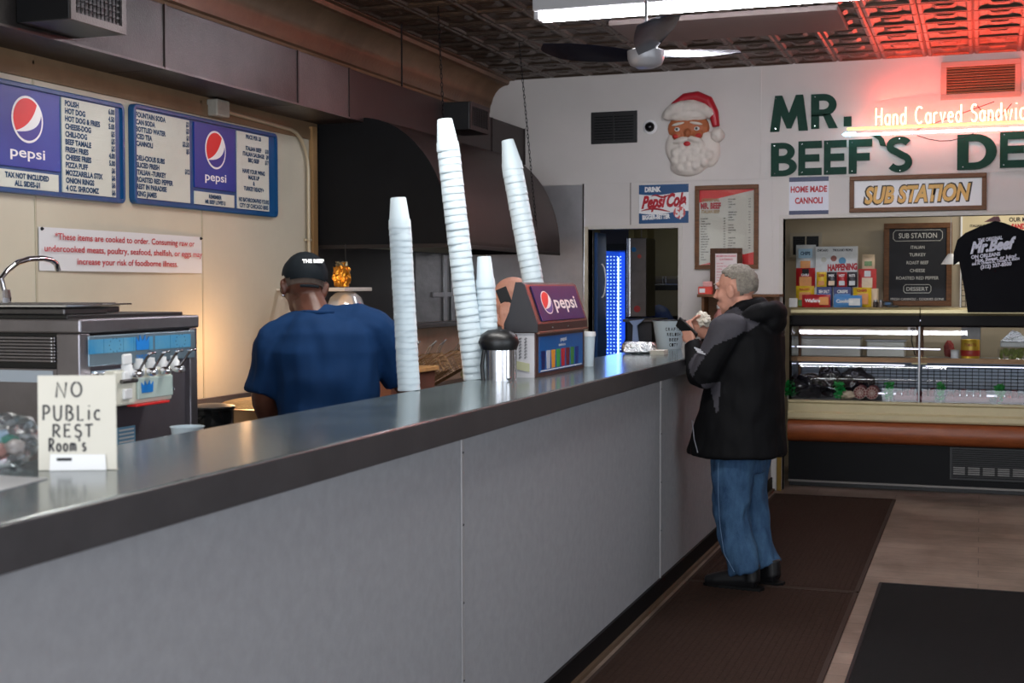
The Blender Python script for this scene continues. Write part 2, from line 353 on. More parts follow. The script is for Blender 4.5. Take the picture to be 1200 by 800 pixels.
# baseboard of the counter, floor mats
# ---------------------------------------------------------------- counter
XCF, XCE, XCB, ZT = -1.55, -1.476, -1.96, 1.226
ct = thing('service_counter', 'long grey laminate service counter with a bluish steel-topped surface, running to the back wall', 'counter', (XCF, 5, 0))
ys = [-1.2, 1.14, 3.92, 6.70, 9.48, YB-.02]
for a, b_ in zip(ys, ys[1:]): B().box(XCF-.02, XCF, a+.001, b_-.001, .1, 1.15).build('front_panel', lamin, ct)
B().box(XCB+.06, XCF-.02, -1.2, YB-.02, .1, 1.15).build('carcass', blackm, ct)
for y in ys[1:-1]:
    s_ = B().box(XCF, XCF+.006, y-.011, y+.011, .1, 1.15, .002).build('seam_strip', mat('strip_grey', (168, 166, 168), .35, .3), ct)
    b = B()
    for z in (.35, .6, .85, 1.08): b.lathe((XCF+.006, y, z), [(.004, 0), (.003, .002), (0, .002)], 8, (1, 0, 0))
    b.build('screws', ink, s_)
B().box(XCB, XCE, -1.2, YB-.02, ZT-.03, ZT, .003).build('worktop', ctop, ct)
B().box(XCE-.02, XCE+.003, -1.2, YB-.02, 1.143, ZT-.003, .003).build('edge_band', cedge, ct)
B().box(XCF-.02, XCF+.012, -1.2, YB-.02, 0, .105, .003).build('toe_board', blackm, ct)
struct(B().box(XCF+.012, XCF+.03, -1.2, YB-.02, 0, .018).build('trim_4', mat('floor_trim', (92, 74, 58), .5, .2)))
def mat_rug(x0, x1, y0, y1, z, m, lab, edge):
    t = thing('floor_mat', lab, 'mat', ((x0+x1)/2, (y0+y1)/2, 0))
    b = B(); n = int((x1-x0)/.012)
    B().box(x0, x1, y0, y1, .001, z).build('carpet', m, t)
    b = B().box(x0, x1, y0-.012, y0+.012, .001, z+.003, .002).box(x0, x1, y1-.012, y1+.012, .001, z+.003, .002).box(x1-.012, x1+.012, y0, y1, .001, z+.003, .002).box(x0-.004, x0+.012, y0, y1, .001, z+.003, .002)
    b.build('rubber_edge', edge, t)
    if m is matb:
        b = B(); k = 0
        while x0+.03+k*.03 < x1-.02:
            x = x0+.03+k*.03; b.box(x, x+.012, y0+.015, y1-.015, z, z+.0022); k += 1
        o = b.build('ribs', m, t); o['kind'] = 'stuff'
edgeb = mat('rubber_edge', (50, 38, 32), .7)
mat_rug(-1.49, -.60, 1.6, 7.10, .007, matb, 'brown ribbed runner mat along the counter, nearer one in front of the standing customer', edgeb)
mat_rug(-1.49, -.60, 7.13, 10.35, .007, matb, 'brown ribbed runner mat beyond the customer, reaching toward the deli case', edgeb)
mat_rug(-.50, 1.6, 3.0, 7.38, .009, matk, 'wide black entrance mat at the right foreground of the floor', mat('rubber_black', (26, 26, 28), .6))
# ---------------------------------------------------------------- duct, hood
du = thing('exhaust_duct', 'long painted sheet-metal exhaust duct running along the top of the left wall', 'duct', (-3.77, 5, 2.62))
dy = [0.4, 2.9] + [at(p, 100, 0, -3.6).y for p in (195, 350, 410, 577)] + [YB-.005]
for i, (a, b_) in enumerate(zip(dy, dy[1:])):
    B().box(XL+.005, -3.603, a+.002, b_-.002, 2.625, 2.925, .004).build('duct_section', [ductm, ductm, ductm, ductl, ductd, ductd][i], du)
    B().box(-3.604, -3.596, b_-.012, b_+.004, 2.625, 2.925).build('seam_flange', ductd, du)
B().box(-3.604, -3.594, .4, 7.3, 2.622, 2.632).build('lower_flange', ductl, du)
def ventbox(y0, y1, x1, z0, z1, lab):
    t = thing('duct_vent', lab, 'vent', (-3.5, (y0+y1)/2, z0))
    B().box(-3.6, x1, y0, y1, z0, z1, .004).build('housing', black, t)
    fr = B().box(x1, x1+.01, y0, y1, z0, z0+.03).box(x1, x1+.01, y0, y1, z1-.03, z1).box(x1, x1+.01, y0, y0+.03, z0+.03, z1-.03).box(x1, x1+.01, y1-.03, y1, z0+.03, z1-.03).build('frame', ductl if y0 < 6 else ductd, t)
    k = 9
    for i in range(k):
        z = z0+.035+(z1-z0-.07)*i/(k-1); B().box(x1, x1+.006, y0+.03, y1-.03, z-.004, z+.004).build('slat', black, t)
    b = B()
    for i in range(12):
        y = y0+.04+(y1-y0-.08)*i/11; b.box(x1+.004, x1+.008, y-.002, y+.002, z0+.03, z1-.03)
    b.build('grille_bars', blackm, t)
p0 = at(81, 22, 0, -3.35); p1 = at(146, 38, 0, -3.35)
ventbox(p0.y, p1.y, -3.35, p0.z, p0.z+.27, 'black box vent with pale frame on the duct, at the upper left corner')
ventbox(8.78, 9.16, -3.40, 2.715, 2.91, 'dark box vent at the far end of the duct, above the cup stacks')
hd = thing('range_hood', 'large dark barrel-shaped exhaust hood with a black end plate on the left wall', 'hood', (-3.5, 8.6, 1.86))
HY0, HY1, HX, HZ = 7.504, 9.74, -3.036, 1.86
hp = [(XL+.005, 2.655), (-3.64, 2.655)]+[(-3.64+.604*math.sin(t*math.pi/2/14), HZ+.04+.755*math.cos(t*math.pi/2/14)) for t in range(1, 15)]+[(HX, HZ)]
b = B(); a = [b.bm.verts.new((x, HY0+.006, z)) for x, z in hp]; c = [b.bm.verts.new((x, HY1, z)) for x, z in hp]
for i in range(len(hp)-1): b.bm.faces.new((a[i], c[i], c[i+1], a[i+1]))
a2 = [b.bm.verts.new((x-.01 if i > 1 else x, HY0+.006, z-.012)) for i, (x, z) in enumerate(hp)]; c2_ = [b.bm.verts.new((x-.01 if i > 1 else x, HY1, z-.012)) for i, (x, z) in enumerate(hp)]
for i in range(len(hp)-1): b.bm.faces.new((a2[i+1], c2_[i+1], c2_[i], a2[i]))
b.bm.faces.new((a[-1], c[-1], c2_[-1], a2[-1]))
b.build('barrel_shell', hoodm, hd, smooth=True, auto=60)
for nm, y in (('end_plate', HY0), ('far_plate', HY1)):
    B().prism([(x, y, z) for x, z in hp]+[(XL+.005, y, HZ)], (0, .008 if y < 8 else -.008, 0)).build(nm, hoodb, hd)
B().box(HX-.03, HX+.004, HY0-.004, HY1, HZ-.012, HZ+.012, .003).box(XL+.005, HX, HY0-.006, HY0+.004, HZ-.012, HZ+.012).build('lower_lip', mat('lip_black', (34, 28, 26), .4, .3), hd)
B().box(XL+.2, HX-.1, HY0+.1, HY1-.1, HZ+.1, HZ+.11).build('filter_panel', blackm, hd)
def chain(p, q, lab, rod=False):
    p, q = Vector(p), Vector(q); b = B(); d = (q-p); n = max(2, int(d.length/.028)); t = d.normalized()
    if rod: b.tube([p, q], .006, 8)
    else:
        a = t.orthogonal().normalized(); c_ = t.cross(a)
        for i in range(n):
            m = p+d*((i+.5)/n); s_ = a if i % 2 else c_
            pts = [m+t*.018*math.cos(k*math.pi/4)+s_*.007*math.sin(k*math.pi/4) for k in range(9)]
            b.tube(pts, .0022, 4, False)
    tag(b.build('hood_chain' if not rod else 'hanger_rod', blackm), lab, 'chain' if not rod else 'rod')
chain((-3.115, 9.03, ZC), (-3.045, 9.24, 1.9), 'thin dark chain from ceiling to far end of the hood, by the back wall')
chain((-3.19, 7.71, ZC), (-3.045, 7.52, 1.88), 'thin dark chain from ceiling to near corner of the hood, behind tallest cups')
chain((-3.62, 8.12, ZC), (-3.62, 8.12, 2.93), 'short black hanger rod between the ceiling and the duct', True)
# ---------------------------------------------------------------- kitchen wall under the hood
kw = thing('kitchen_splashback', 'dark stainless wall cladding under the hood behind the cup stacks', 'wall panel', (XL, 9, .9))
yb = at(487, 340, 0, XL+.01).y
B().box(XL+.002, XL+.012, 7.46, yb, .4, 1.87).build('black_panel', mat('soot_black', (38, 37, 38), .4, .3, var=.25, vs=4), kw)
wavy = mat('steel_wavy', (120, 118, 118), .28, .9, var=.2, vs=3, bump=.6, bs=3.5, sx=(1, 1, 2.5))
wavyl = mat('steel_wavy_light', (196, 194, 196), .36, .75, var=.15, vs=2, bump=.4, bs=4)
B().box(XL+.002, XL+.012, yb, YB-.01, .4, 1.87).build('steel_panel', wavy, kw)
yv = at(527, 340, 0, XL+.03).y; zh = at(527, 345, 0, XL+.03).z
B().box(XL+.012, XL+.03, yv-.11, yv-.05, .9, 1.86, .004).box(XL+.012, XL+.03, yv+.05, yv+.11, .9, 1.86, .004).box(XL+.012, XL+.028, yb+.3, YB-.1, zh-.02, zh+.02, .004).build('frame_bars', steel, kw)
struct(B().box(XL, -3.077, YB-.02, YB-.001, .3, 2.445).build('trim_5', wavyl)); 
struct(B().box(-3.082, -3.05, YB-.025, YB-.001, 0, 2.1).build('trim_6', mat('jamb_beige', (190, 180, 158), .6)))
tag(B().box(-3.092, -3.076, YB-.035, YB-.019, 0, 2.452, .003).build('corner_strip', chrome, None), 'bright steel corner strip edging the cladding beside the doorway', 'trim')
# fryer bank with baskets, left of the soda dispenser
fr = thing('fryer', 'steel deep fryer under the hood with warm-lit beige steel back panel', 'fryer', (-3.45, 8.0, 0))
B().box(-3.75, -3.15, 7.45, 9.4, .1, .92, .01).build('body', steel_d, fr)
B().box(-3.75, -3.70, 7.45, 9.4, .92, 1.36, .006).build('back_panel', mat('steel_warm_lit', (205, 175, 150), .5, .2, var=.1), fr)  # stainless panel; the warm light on it is put into the beige
B().box(-3.72, -3.56, 7.45, 9.4, 1.33, 1.36, .004).build('flue_shelf', steel, fr)
for y in (7.5, 9.35):
    for x in (-3.7, -3.2): B().tube([(x, y, 0), (x, y, .1)], .02).build('leg', steel_d, fr)
wirem = mat('wire_bronze', (150, 118, 80), .35, .9)
def basket(y, tilt, z, lab):
    t = thing('fryer_basket', lab, 'basket', (-3.4, y, z), 'wire fryer baskets hanging over the fryer')
    def P(u, v, w_): return Vector((-3.4+u*math.cos(tilt)-w_*math.sin(tilt), y+v, z+u*math.sin(tilt)+w_*math.cos(tilt)))
    b = B()
    for v in [i*.02-.07 for i in range(8)]:
        b.tube([P(-.14, v, .13), P(-.13, v, 0), P(.13, v, 0), P(.14, v, .13)], .0018, 4)
    for u in [i*.028-.14 for i in range(11)]: b.tube([P(u, -.075, .13), P(u, -.07, 0), P(u, .07, 0), P(u, .075, .13)], .0018, 4)
    for w_ in (.03, .065, .1): b.tube([P(-.14, -.075, w_), P(.14, -.075, w_), P(.14, .075, w_), P(-.14, .075, w_), P(-.14, -.075, w_)], .0018, 4)
    b.build('wire_mesh', wirem, t)
    B().tube([P(-.14, -.075, .13), P(.14, -.075, .13), P(.14, .075, .13), P(-.14, .075, .13), P(-.14, -.075, .13)], .004, 6).build('rim', wirem, t)
    B().tube([P(.14, -.02, .13), P(.19, -.02, .16), P(.24, 0, .17), P(.19, .02, .16), P(.14, .02, .13)], .004, 6).build('handle', steel, t)
for y, tl, z, l in ((7.62, .55, 1.0, 'wire fryer basket nearest, tilted up, just right of the first cup stack'), (7.85, .5, 1.0, 'second wire fryer basket, tilted beside the nearest one'), (8.08, .6, .99, 'third wire fryer basket, just left of the tallest cup stack'), (8.35, .5, 1.0, 'fourth and farthest wire fryer basket, mostly behind the tallest cup stack')):
    basket(y, tl, z, l)
# prep counter along the left wall with pans
pc = thing('prep_table', 'stainless prep table against the cream wall behind the cook', 'table', (-3.5, 5.7, 0))
B().box(-3.9, -3.05, 4.25, 7.35, .90, .94, .005).build('tabletop', steel, pc)
B().box(-3.9, -3.88, 4.25, 7.35, .94, 1.02, .002).build('upstand', steel, pc)
for x in (-3.85, -3.1):
    for y in (4.3, 5.8, 7.3): B().tube([(x, y, 0), (x, y, .9)], .02).build('leg', steel, pc)
B().box(-3.88, -3.08, 4.28, 7.32, .3, .32).build('lower_shelf', steel, pc)
def lathe_thing(name, c, prof, m, lab, cat, parts=()):
    t = thing(name, lab, cat, c)
    B().lathe(c, prof, 28).build('body', m, t, smooth=True)
    return t
pt = at(249, 492, 0, -3.25); potz = .94
t = thing('pot', 'black enamelled stock pot with a lid beside the soft-serve machine', 'pot', (pt.x, pt.y, potz))
pr = .095
B().lathe((pt.x, pt.y, potz), [(0, 0), (pr*.9, 0), (pr, .01), (pr, .12), (pr+.008, .125), (pr+.008, .13), (pr-.004, .13), (pr-.004, .012), (0, .01)], 28).build('body', mat('enamel_black', (20, 22, 24), .2), t, smooth=True)
B().lathe((pt.x, pt.y, potz+.131), [(pr+.006, 0), (pr+.006, .005), (pr*.6, .014), (0, .017)], 28).build('lid', steel_d, t, smooth=True)
B().tube([(pt.x, pt.y-.095, potz+.09), (pt.x, pt.y-.125, potz+.09), (pt.x+.02, pt.y-.125, potz+.09)], .006).build('handle', black, t)
q = at(290, 485, 0, -3.3)
t = thing('steam_pan', 'shallow steel pan with a pale ladle handle near the cook’s left arm'.replace('’', "'"), 'pan', (-3.3, q.y, .94))
B().box(-3.52, -3.12, q.y-.12, q.y+.32, .94, .945).box(-3.52, -3.51, q.y-.12, q.y+.32, .94, 1.03).box(-3.13, -3.12, q.y-.12, q.y+.32, .94, 1.03).box(-3.52, -3.12, q.y-.12, q.y-.11, .94, 1.03).box(-3.52, -3.12, q.y+.31, q.y+.32, .94, 1.03).box(-3.54, -3.10, q.y-.14, q.y+.34, 1.03, 1.036, .002).build('tray', mat('pan_warm', (190, 150, 110), .35, .8), t)
B().ell((-3.32, q.y+.1, 1.03), (.17, .2, .045)).build('bread_mound', mat('bread_tan', (196, 150, 96), .8, var=.2, vs=20, bump=.4), t, smooth=True)
tag(B().tube([(-3.1, q.y-.1, 1.045), (-3.05, q.y+.14, 1.05)], .008).lathe((-3.12, q.y-.16, 1.045), [(0, -.02), (.025, -.012), (.03, 0), (.028, 0), (0, -.015)], 14).build('ladle', mat('ladle_pale', (205, 190, 165), .4, .3), smooth=True), 'pale-handled ladle lying across the steel pan rim', 'ladle')
q = at(452, 430, 0, -3.25)
t = thing('bread_box', 'brown box with a lit wooden cutting board on top, right of the cook', 'box', (-3.3, q.y+.1, .94))
B().box(-3.6, -3.1, q.y-.25, q.y+.38, .94, 1.11, .006).build('body', mat('box_brown', (112, 74, 60), .6, var=.1), t)
B().box(-3.62, -3.08, q.y-.27, q.y+.4, 1.11, 1.135, .004).build('cutting_board', mat('board_warm', (220, 170, 110), .5, var=.12, sx=(1, 6, 1)), t)
q = at(326, 482, 0, -3.5)
t = thing('glass_jar', 'small clear jar on the prep table between the cook\'s arm and body', 'jar', (-3.5, q.y, .94))
B().lathe((-3.5, q.y, .94), [(0, 0), (.04, 0), (.042, .01), (.042, .13), (.036, .15)], 20).build('body', glass, t, smooth=True)
B().lathe((-3.5, q.y, 1.085), [(.038, 0), (.04, .005), (.04, .02), (0, .022)], 20).build('lid', steel, t, smooth=True)
# heat lamp station
hl = thing('heat_lamp', 'glass-domed heat lamp under a narrow white shelf, right of the cook\'s cap', 'lamp', (-3.5, 7.0, 1.6))
B().box(-3.62, -3.42, 6.86, 7.22, 1.585, 1.607, .004).box(-3.93, -3.6, 6.98, 7.02, 1.59, 1.6).build('shelf', mat('shelf_white', (200, 196, 188), .45), hl)
B().lathe((-3.5, 7.03, 1.49), [(.108, 0), (.106, .02), (.09, .06), (.06, .085), (.03, .094), (0, .096)], 28).build('dome', mat('dome_frost', (200, 205, 210), .12, .3, trans=.3), hl, smooth=True)
B().ell((-3.5, 7.03, 1.5), (.03, .03, .04)).build('bulb', mat('bulb_warm', (255, 220, 180), .4, emit=(255, 190, 120), es=1.5), hl)
B().tube([(-3.5, 7.03, 1.61), (-3.5, 7.03, 1.86)], .003, 6).build('cord', black, hl)
fg = B(); 
gm = mat('gold_foil', (230, 150, 50), .28, .9, var=.35, vs=30, bump=.9, bs=40)
t = bmesh.new(); bmesh.ops.create_icosphere(t, subdivisions=4, radius=1)
for v in t.verts:
    n_ = noise.noise(v.co*3.3+Vector((4, 1, 2)))*.30+noise.noise(v.co*8)*.16; v.co *= 1+n_; v.co.x *= .05; v.co.y *= (.062-.012*v.co.z); v.co.z = max(-.062, v.co.z*.075)
fg.add(t, Matrix.Translation((-3.5, 6.98, 1.672)))
tp = thing('foil_pouch', 'crumpled gold foil pouch with a tied top standing on the narrow shelf', 'pouch', (-3.5, 6.98, 1.612))
fg.build('body', gm, tp, smooth=True)
t = B()
for k in range(7):
    a_ = k*.9; t.tube([(-3.5, 6.98, 1.72), (-3.5+.03*math.cos(a_), 6.98+.04*math.sin(a_), 1.735), (-3.5+.035*math.cos(a_*2), 6.98+.03*math.sin(a_*2), 1.755)], [.012, .009, .004], 5)
t.build('tied_top', mat('foil_tie', (150, 140, 110), .3, .7), tp)
l = bpy.data.lights.new('warm_heat_lamp', 'POINT'); l.energy = 7.5; l.color = (1, .55, .25); l.shadow_soft_size = .06
o = bpy.data.objects.new('warm_heat_lamp', l); COL.objects.link(o); o.location = (-3.62, 6.15, 1.28)
# ---------------------------------------------------------------- soft-serve machine
MX, MY0, MY1, MZ = -2.66, 3.487, 4.147, 1.507
ms = thing('soft_serve_machine', 'stainless soft-serve ice cream machine behind the counter with side louvres', 'machine', (-3.05, 3.8, 0))
sm = mat('machine_steel', (128, 124, 128), .3, .85, var=.12, vs=4)
def mp_(px, py): p = at(px, py, 0, MX); return p.y, p.z
b = B(); b.box(-3.5, MX-.05, MY0+.03, MY1-.004, .12, MZ-.04); b.build('body', mat('machine_dark', (66, 62, 66), .3, .7), ms)
B().box(-3.52, MX+.008, MY0-.008, MY1+.006, MZ-.045, MZ, .006).build('top_cover', sm, ms)
zt = MZ-.046
lz0 = at(40, 432, 1, MY0).z
B().box(-3.5, -2.745, MY0-.004, MY0+.004, .12, lz0).build('lower_side_panel', sm, ms)
B().box(-2.745, MX+.002, MY0-.005, MY0+.05, .12, zt, .004).build('corner_post', sm, ms)
B().box(MX-.05, MX+.002, MY1-.045, MY1, .12, zt, .004).build('right_post', sm, ms)
n = 8
for i in range(n):
    z = lz0+.02+(zt-lz0-.03)*(i+.5)/n
    B().box(-3.5, -2.75, MY0-.006, MY0+.02, z-.003, z+.004, .001).build('louvre', sm, ms)
B().box(-3.5, -2.75, MY0+.02, MY0+.024, lz0, zt).build('louvre_backing', black, ms)
b = B()
for i in range(n): b.lathe((-2.762, MY0-.007, lz0+.02+(zt-lz0-.03)*(i+.5)/n), [(.003, 0), (0, .002)], 6, (0, -1, 0))
b.build('screws', pw, ms)
y0, z1 = mp_(102, 383); y1, z0 = mp_(227, 406)
z1 = zt-.008; z0 = z1-.098
cpn = B().box(MX-.02, MX+.006, y0, y1, z0, z1, .003).build('control_panel', mat('panel_steel_blue', (120, 140, 152), .35, .6, var=.05), ms)
def RY(px): return at(px, 400, 0, MX+.008).y
b = B()
for a_, c_ in ((104, 122), (122, 145), (145, 157), (157, 159.5), (175, 180), (182, 200), (200, 224)): b.box(MX+.006, MX+.0075, RY(a_), RY(c_)-.002, z0+.04, z1-.012)
b.build('blue_bands', mat('band_blue', (40, 130, 180), .35, c2=(90, 150, 180), vs=9), cpn)
b = B(); cy = (RY(160)+RY(174))/2; cw = RY(174)-RY(160)
cp = [(-.5, 0), (.5, 0), (.55, 1), (.3, .62), (.22, 1.12), (0, .65), (-.22, 1.12), (-.3, .62), (-.55, 1)]
b.prism([(MX+.007, cy+u_*cw, z0+.042+v_*.045) for u_, v_ in cp], (.002, 0, 0))
put_text(b, 'TAYLOR', (MX+.0085, cy, z0+.012), (0, 1, 0), (0, 0, 1), .014, cw*1.1, 'c', .03)
b.build('crown_logo', mat('logo_blue', (20, 120, 200), .4), cpn)
b = B()
for cc in (135, 212):
    for k in range(10):
        b.lathe((MX+.0075, RY(cc)+.03*math.cos(k*.63), (z0+z1)/2+.015+.022*math.sin(k*.63)), [(.0022, 0), (0, .001)], 6, (1, 0, 0))
b.build('indicator_dots', ink, cpn)
# recessed front
B().box(MX-.05, MX-.02, MY0+.05, MY1-.045, .6, z0).build('front_recess', mat('machine_front', (104, 98, 104), .42, .6, var=.1), ms)
ay0, ay1 = at(138, 455, 0, -2.56).y, at(205, 455, 0, -2.56).y; az0, az1 = at(145, 476, 0, -2.56).z, at(145, 434, 0, -2.56).z
fh = B().box(MX-.05, MX+.045, ay0-.035, ay1+.02, az0+.01, az1, .02).build('freezer_housing', chrome, ms)
dr = B().box(MX+.045, MX+.09, ay0, ay1, az0, az1, .008).build('dispensing_door', mat('door_ivory', (225, 222, 206), .35), ms)
B().box(MX+.09, MX+.1, ay0+.11, ay1-.01, az0+.015, az1-.03, .003).build('clear_face', mat('face_pale', (180, 196, 190), .2), dr)
b = B(); cy = at(174, 456, 0, -2.555).y; cz = az0+.035
b.prism([(MX+.1, cy+u_*.06, cz+v_*.035) for u_, v_ in cp], (.002, 0, 0)); b.build('crown_logo', MATS['logo_blue'], dr)
b = B().box(MX+.06, MX+.1, ay0+.1, ay1-.03, az0-.008, az0, .002); b.build('drip_lip', red, dr)
for k in range(3):
    yk = ay0+.035; zk = az0+.02+k*.055; B().box(MX+.088, MX+.1, yk, yk+.045, zk, zk+.035, .005).build('side_knob', pw, dr)
for k in range(5):
    yk = ay0+.07+(ay1-ay0-.05)*k/4
    v_ = thing_part = B().lathe((MX+.085, yk, az1+.002), [(.018, -.02), (.018, .012), (.012, .018), (.012, .03), (0, .031)], 14).build('valve', pw, dr, smooth=True)
for k in range(4):
    yk = ay0+.09+(ay1-ay0-.05)*k/3.4
    h_ = B().lathe((MX+.1, yk, az1-.012), [(.014, 0), (.014, .02), (.009, .03), (0, .03)], 14, (1, 0, 0)).tube([(MX+.11, yk, az1-.012), (MX+.125, yk+.03, az1+.035), (MX+.13, yk+.045, az1+.05)], .0045, 8).box(MX+.12, MX+.14, yk+.035, yk+.065, az1+.047, az1+.056, .003).build('draw_handle', chrome, dr, smooth=True)
B().tube([(MX+.1, ay0+.02, az1-.035), (MX+.1, ay0+.1, az1-.035)], .007, 10).build('bar_handle', steel_d, dr)
B().tube([(MX+.06, ay1, az0+.02), (MX+.06, ay1+.05, az0+.03)], .006, 8).build('side_lever', chrome, dr)
ly0, ly1 = RY(143), RY(164); lz = at(150, 511, 0, MX).z
st_ = B().box(MX-.02, MX-.015, ly0, ly1, lz-.03, lz+.03).build('rating_sticker', mat('sticker_blue', (120, 170, 200), .5), ms)
b = B()
for i in range(4): b.box(MX-.015, MX-.0145, ly0+.008, ly1-.008, lz-.022+i*.013, lz-.016+i*.013)
b.build('print_lines', pw, st_)
B().box(-3.0, -2.76, MY0-.006, MY0-.004, at(50, 448, 1, MY0).z, lz0-.005).build('side_label', mat('label_grey', (170, 180, 190), .4), ms)
for x in (-3.45, -2.72):
    for y in (3.55, 4.1): B().lathe((x, y, 0), [(0, 0), (.03, 0), (.03, .03), (.015, .04), (.015, .12)], 12).build('caster', black, ms)
# trays on machine
def tray(x0, x1, y0, y1, z, lab, tilt=0):
    t = thing('pan_lid', lab, 'tray', ((x0+x1)/2, (y0+y1)/2, z))
    B().box(x0+.03, x1-.03, y0+.03, y1-.03, z, z+.02, .004).build('well', steel_d, t)
    o = B().prism([(x0, y0, z+.026), (x1, y0, z+.026), (x1, y1, z+.026), (x0, y1, z+.026)], (0, 0, .005)).build('rim', chrome, t)
    B().box(x0+.04, x1-.04, y0+.04, y1-.04, z+.031, z+.034).build('inner_floor', steel_d, t)
tray(-3.45, -2.72, 3.50, 3.78, MZ+.012, 'shallow dark steel tray on top of the soft-serve machine, left one')
tray(-3.45, -2.9, 3.80, 4.10, MZ+.012, 'shallow dark steel tray on top of the soft-serve machine, right one under the red notice')
for x in (-3.3, -2.8):
    pass
tag(B().box(-3.46, -2.70, 3.48, 4.12, MZ, MZ+.012, .002).build('rubber_sheet', black), 'thin black rubber sheet under the trays on the machine', 'sheet')
# faucet behind the machine
fa = thing('faucet', 'chrome gooseneck faucet arching in from the left edge under the menu board', 'faucet', (-3.4, 4.26, .95))
fy = 4.22
fp = [(-3.4, fy-.19, 1.57)]+[at(*p, 0, -3.4) for p in ((1, 326), (8, 317), (20, 308), (34, 303.5), (50, 302.5), (60, 304.5), (66, 309), (68, 317))]
B().tube(fp, .011, 12).build('spout', chrome, fa, smooth=True)
B().tube([(-3.4, fy-.19, .95), (-3.4, fy-.19, 1.57)], [.018, .014], 12).build('riser', chrome, fa)
B().lathe((-3.4, fy-.19, 1.55), [(.02, 0), (.022, .02), (.018, .05), (0, .052)], 14).build('collar', chrome, fa)
B().box(-3.46, -3.34, fy-.25, fy-.13, .94, .955, .003).build('base_flange', chrome, fa)
bw = at(208, 511, 2, 1.14)
tag(B().lathe((-2.10, 3.22, 1.11), [(0, 0), (.03, 0), (.045, .1), (.048, .105), (.044, .105), (.028, .004), (0, .004)], 24).build('foam_bowl', foam, smooth=True), 'white foam bowl just showing its rim behind the counter edge, below the machine', 'bowl')
tb = thing('under_counter_shelf', 'narrow steel shelf on the cook\'s side just below the counter top', 'shelf', (-2.1, 3.3, 1.09))
B().box(-2.2, XCB+.05, 2.6, 4.2, 1.09, 1.105, .002).build('board', steel_d, tb)
B().box(-2.06, XCB+.06, 2.7, 2.72, .95, 1.09).box(-2.06, XCB+.06, 4.0, 4.02, .95, 1.09).build('bracket', steel_d, tb)
# ---------------------------------------------------------------- menu boards on the left wall
XW = XL+.034; U, V = (0, 1, 0), (0, 0, 1)
def LW(px, py, X=XW): p = at(px, py, 0, X); return p.y, p.z
def globe(b3, c, r, parent, u=(0, 1, 0), v=(0, 0, 1), eps=.0012, kx=1.0):
    u = Vector(u); v = Vector(v); n = u.cross(v); c = Vector(c)
    def pl(pts, off, name, m):
        B().prism([c+u*x*r*kx+v*y*r+n*off for x, y in pts], n*.0006).build(name, m, parent)
    A = lambda R_, a0, a1, k=20: arc(0, 0, R_, R_, a0, a1, k)
    def qc(p, q_, s_, k=10): return [((1-t)**2*p[0]+2*t*(1-t)*q_[0]+t*t*s_[0], (1-t)**2*p[1]+2*t*(1-t)*q_[1]+t*t*s_[1]) for t in [i/k for i in range(1, k)]]
    pl(A(1, 0, 354, 40), eps, 'globe_white', pw)
    ra = A(.9, 48, 216); pl(ra+qc(ra[-1], (.25, -.25), ra[0]), eps*2, 'globe_red', red)
    bl = A(.9, 219, 375); pl(bl+qc(bl[-1], (.72, -.52), bl[0]), eps*2, 'globe_blue', mat('globe_blue', (20, 50, 140), .35))
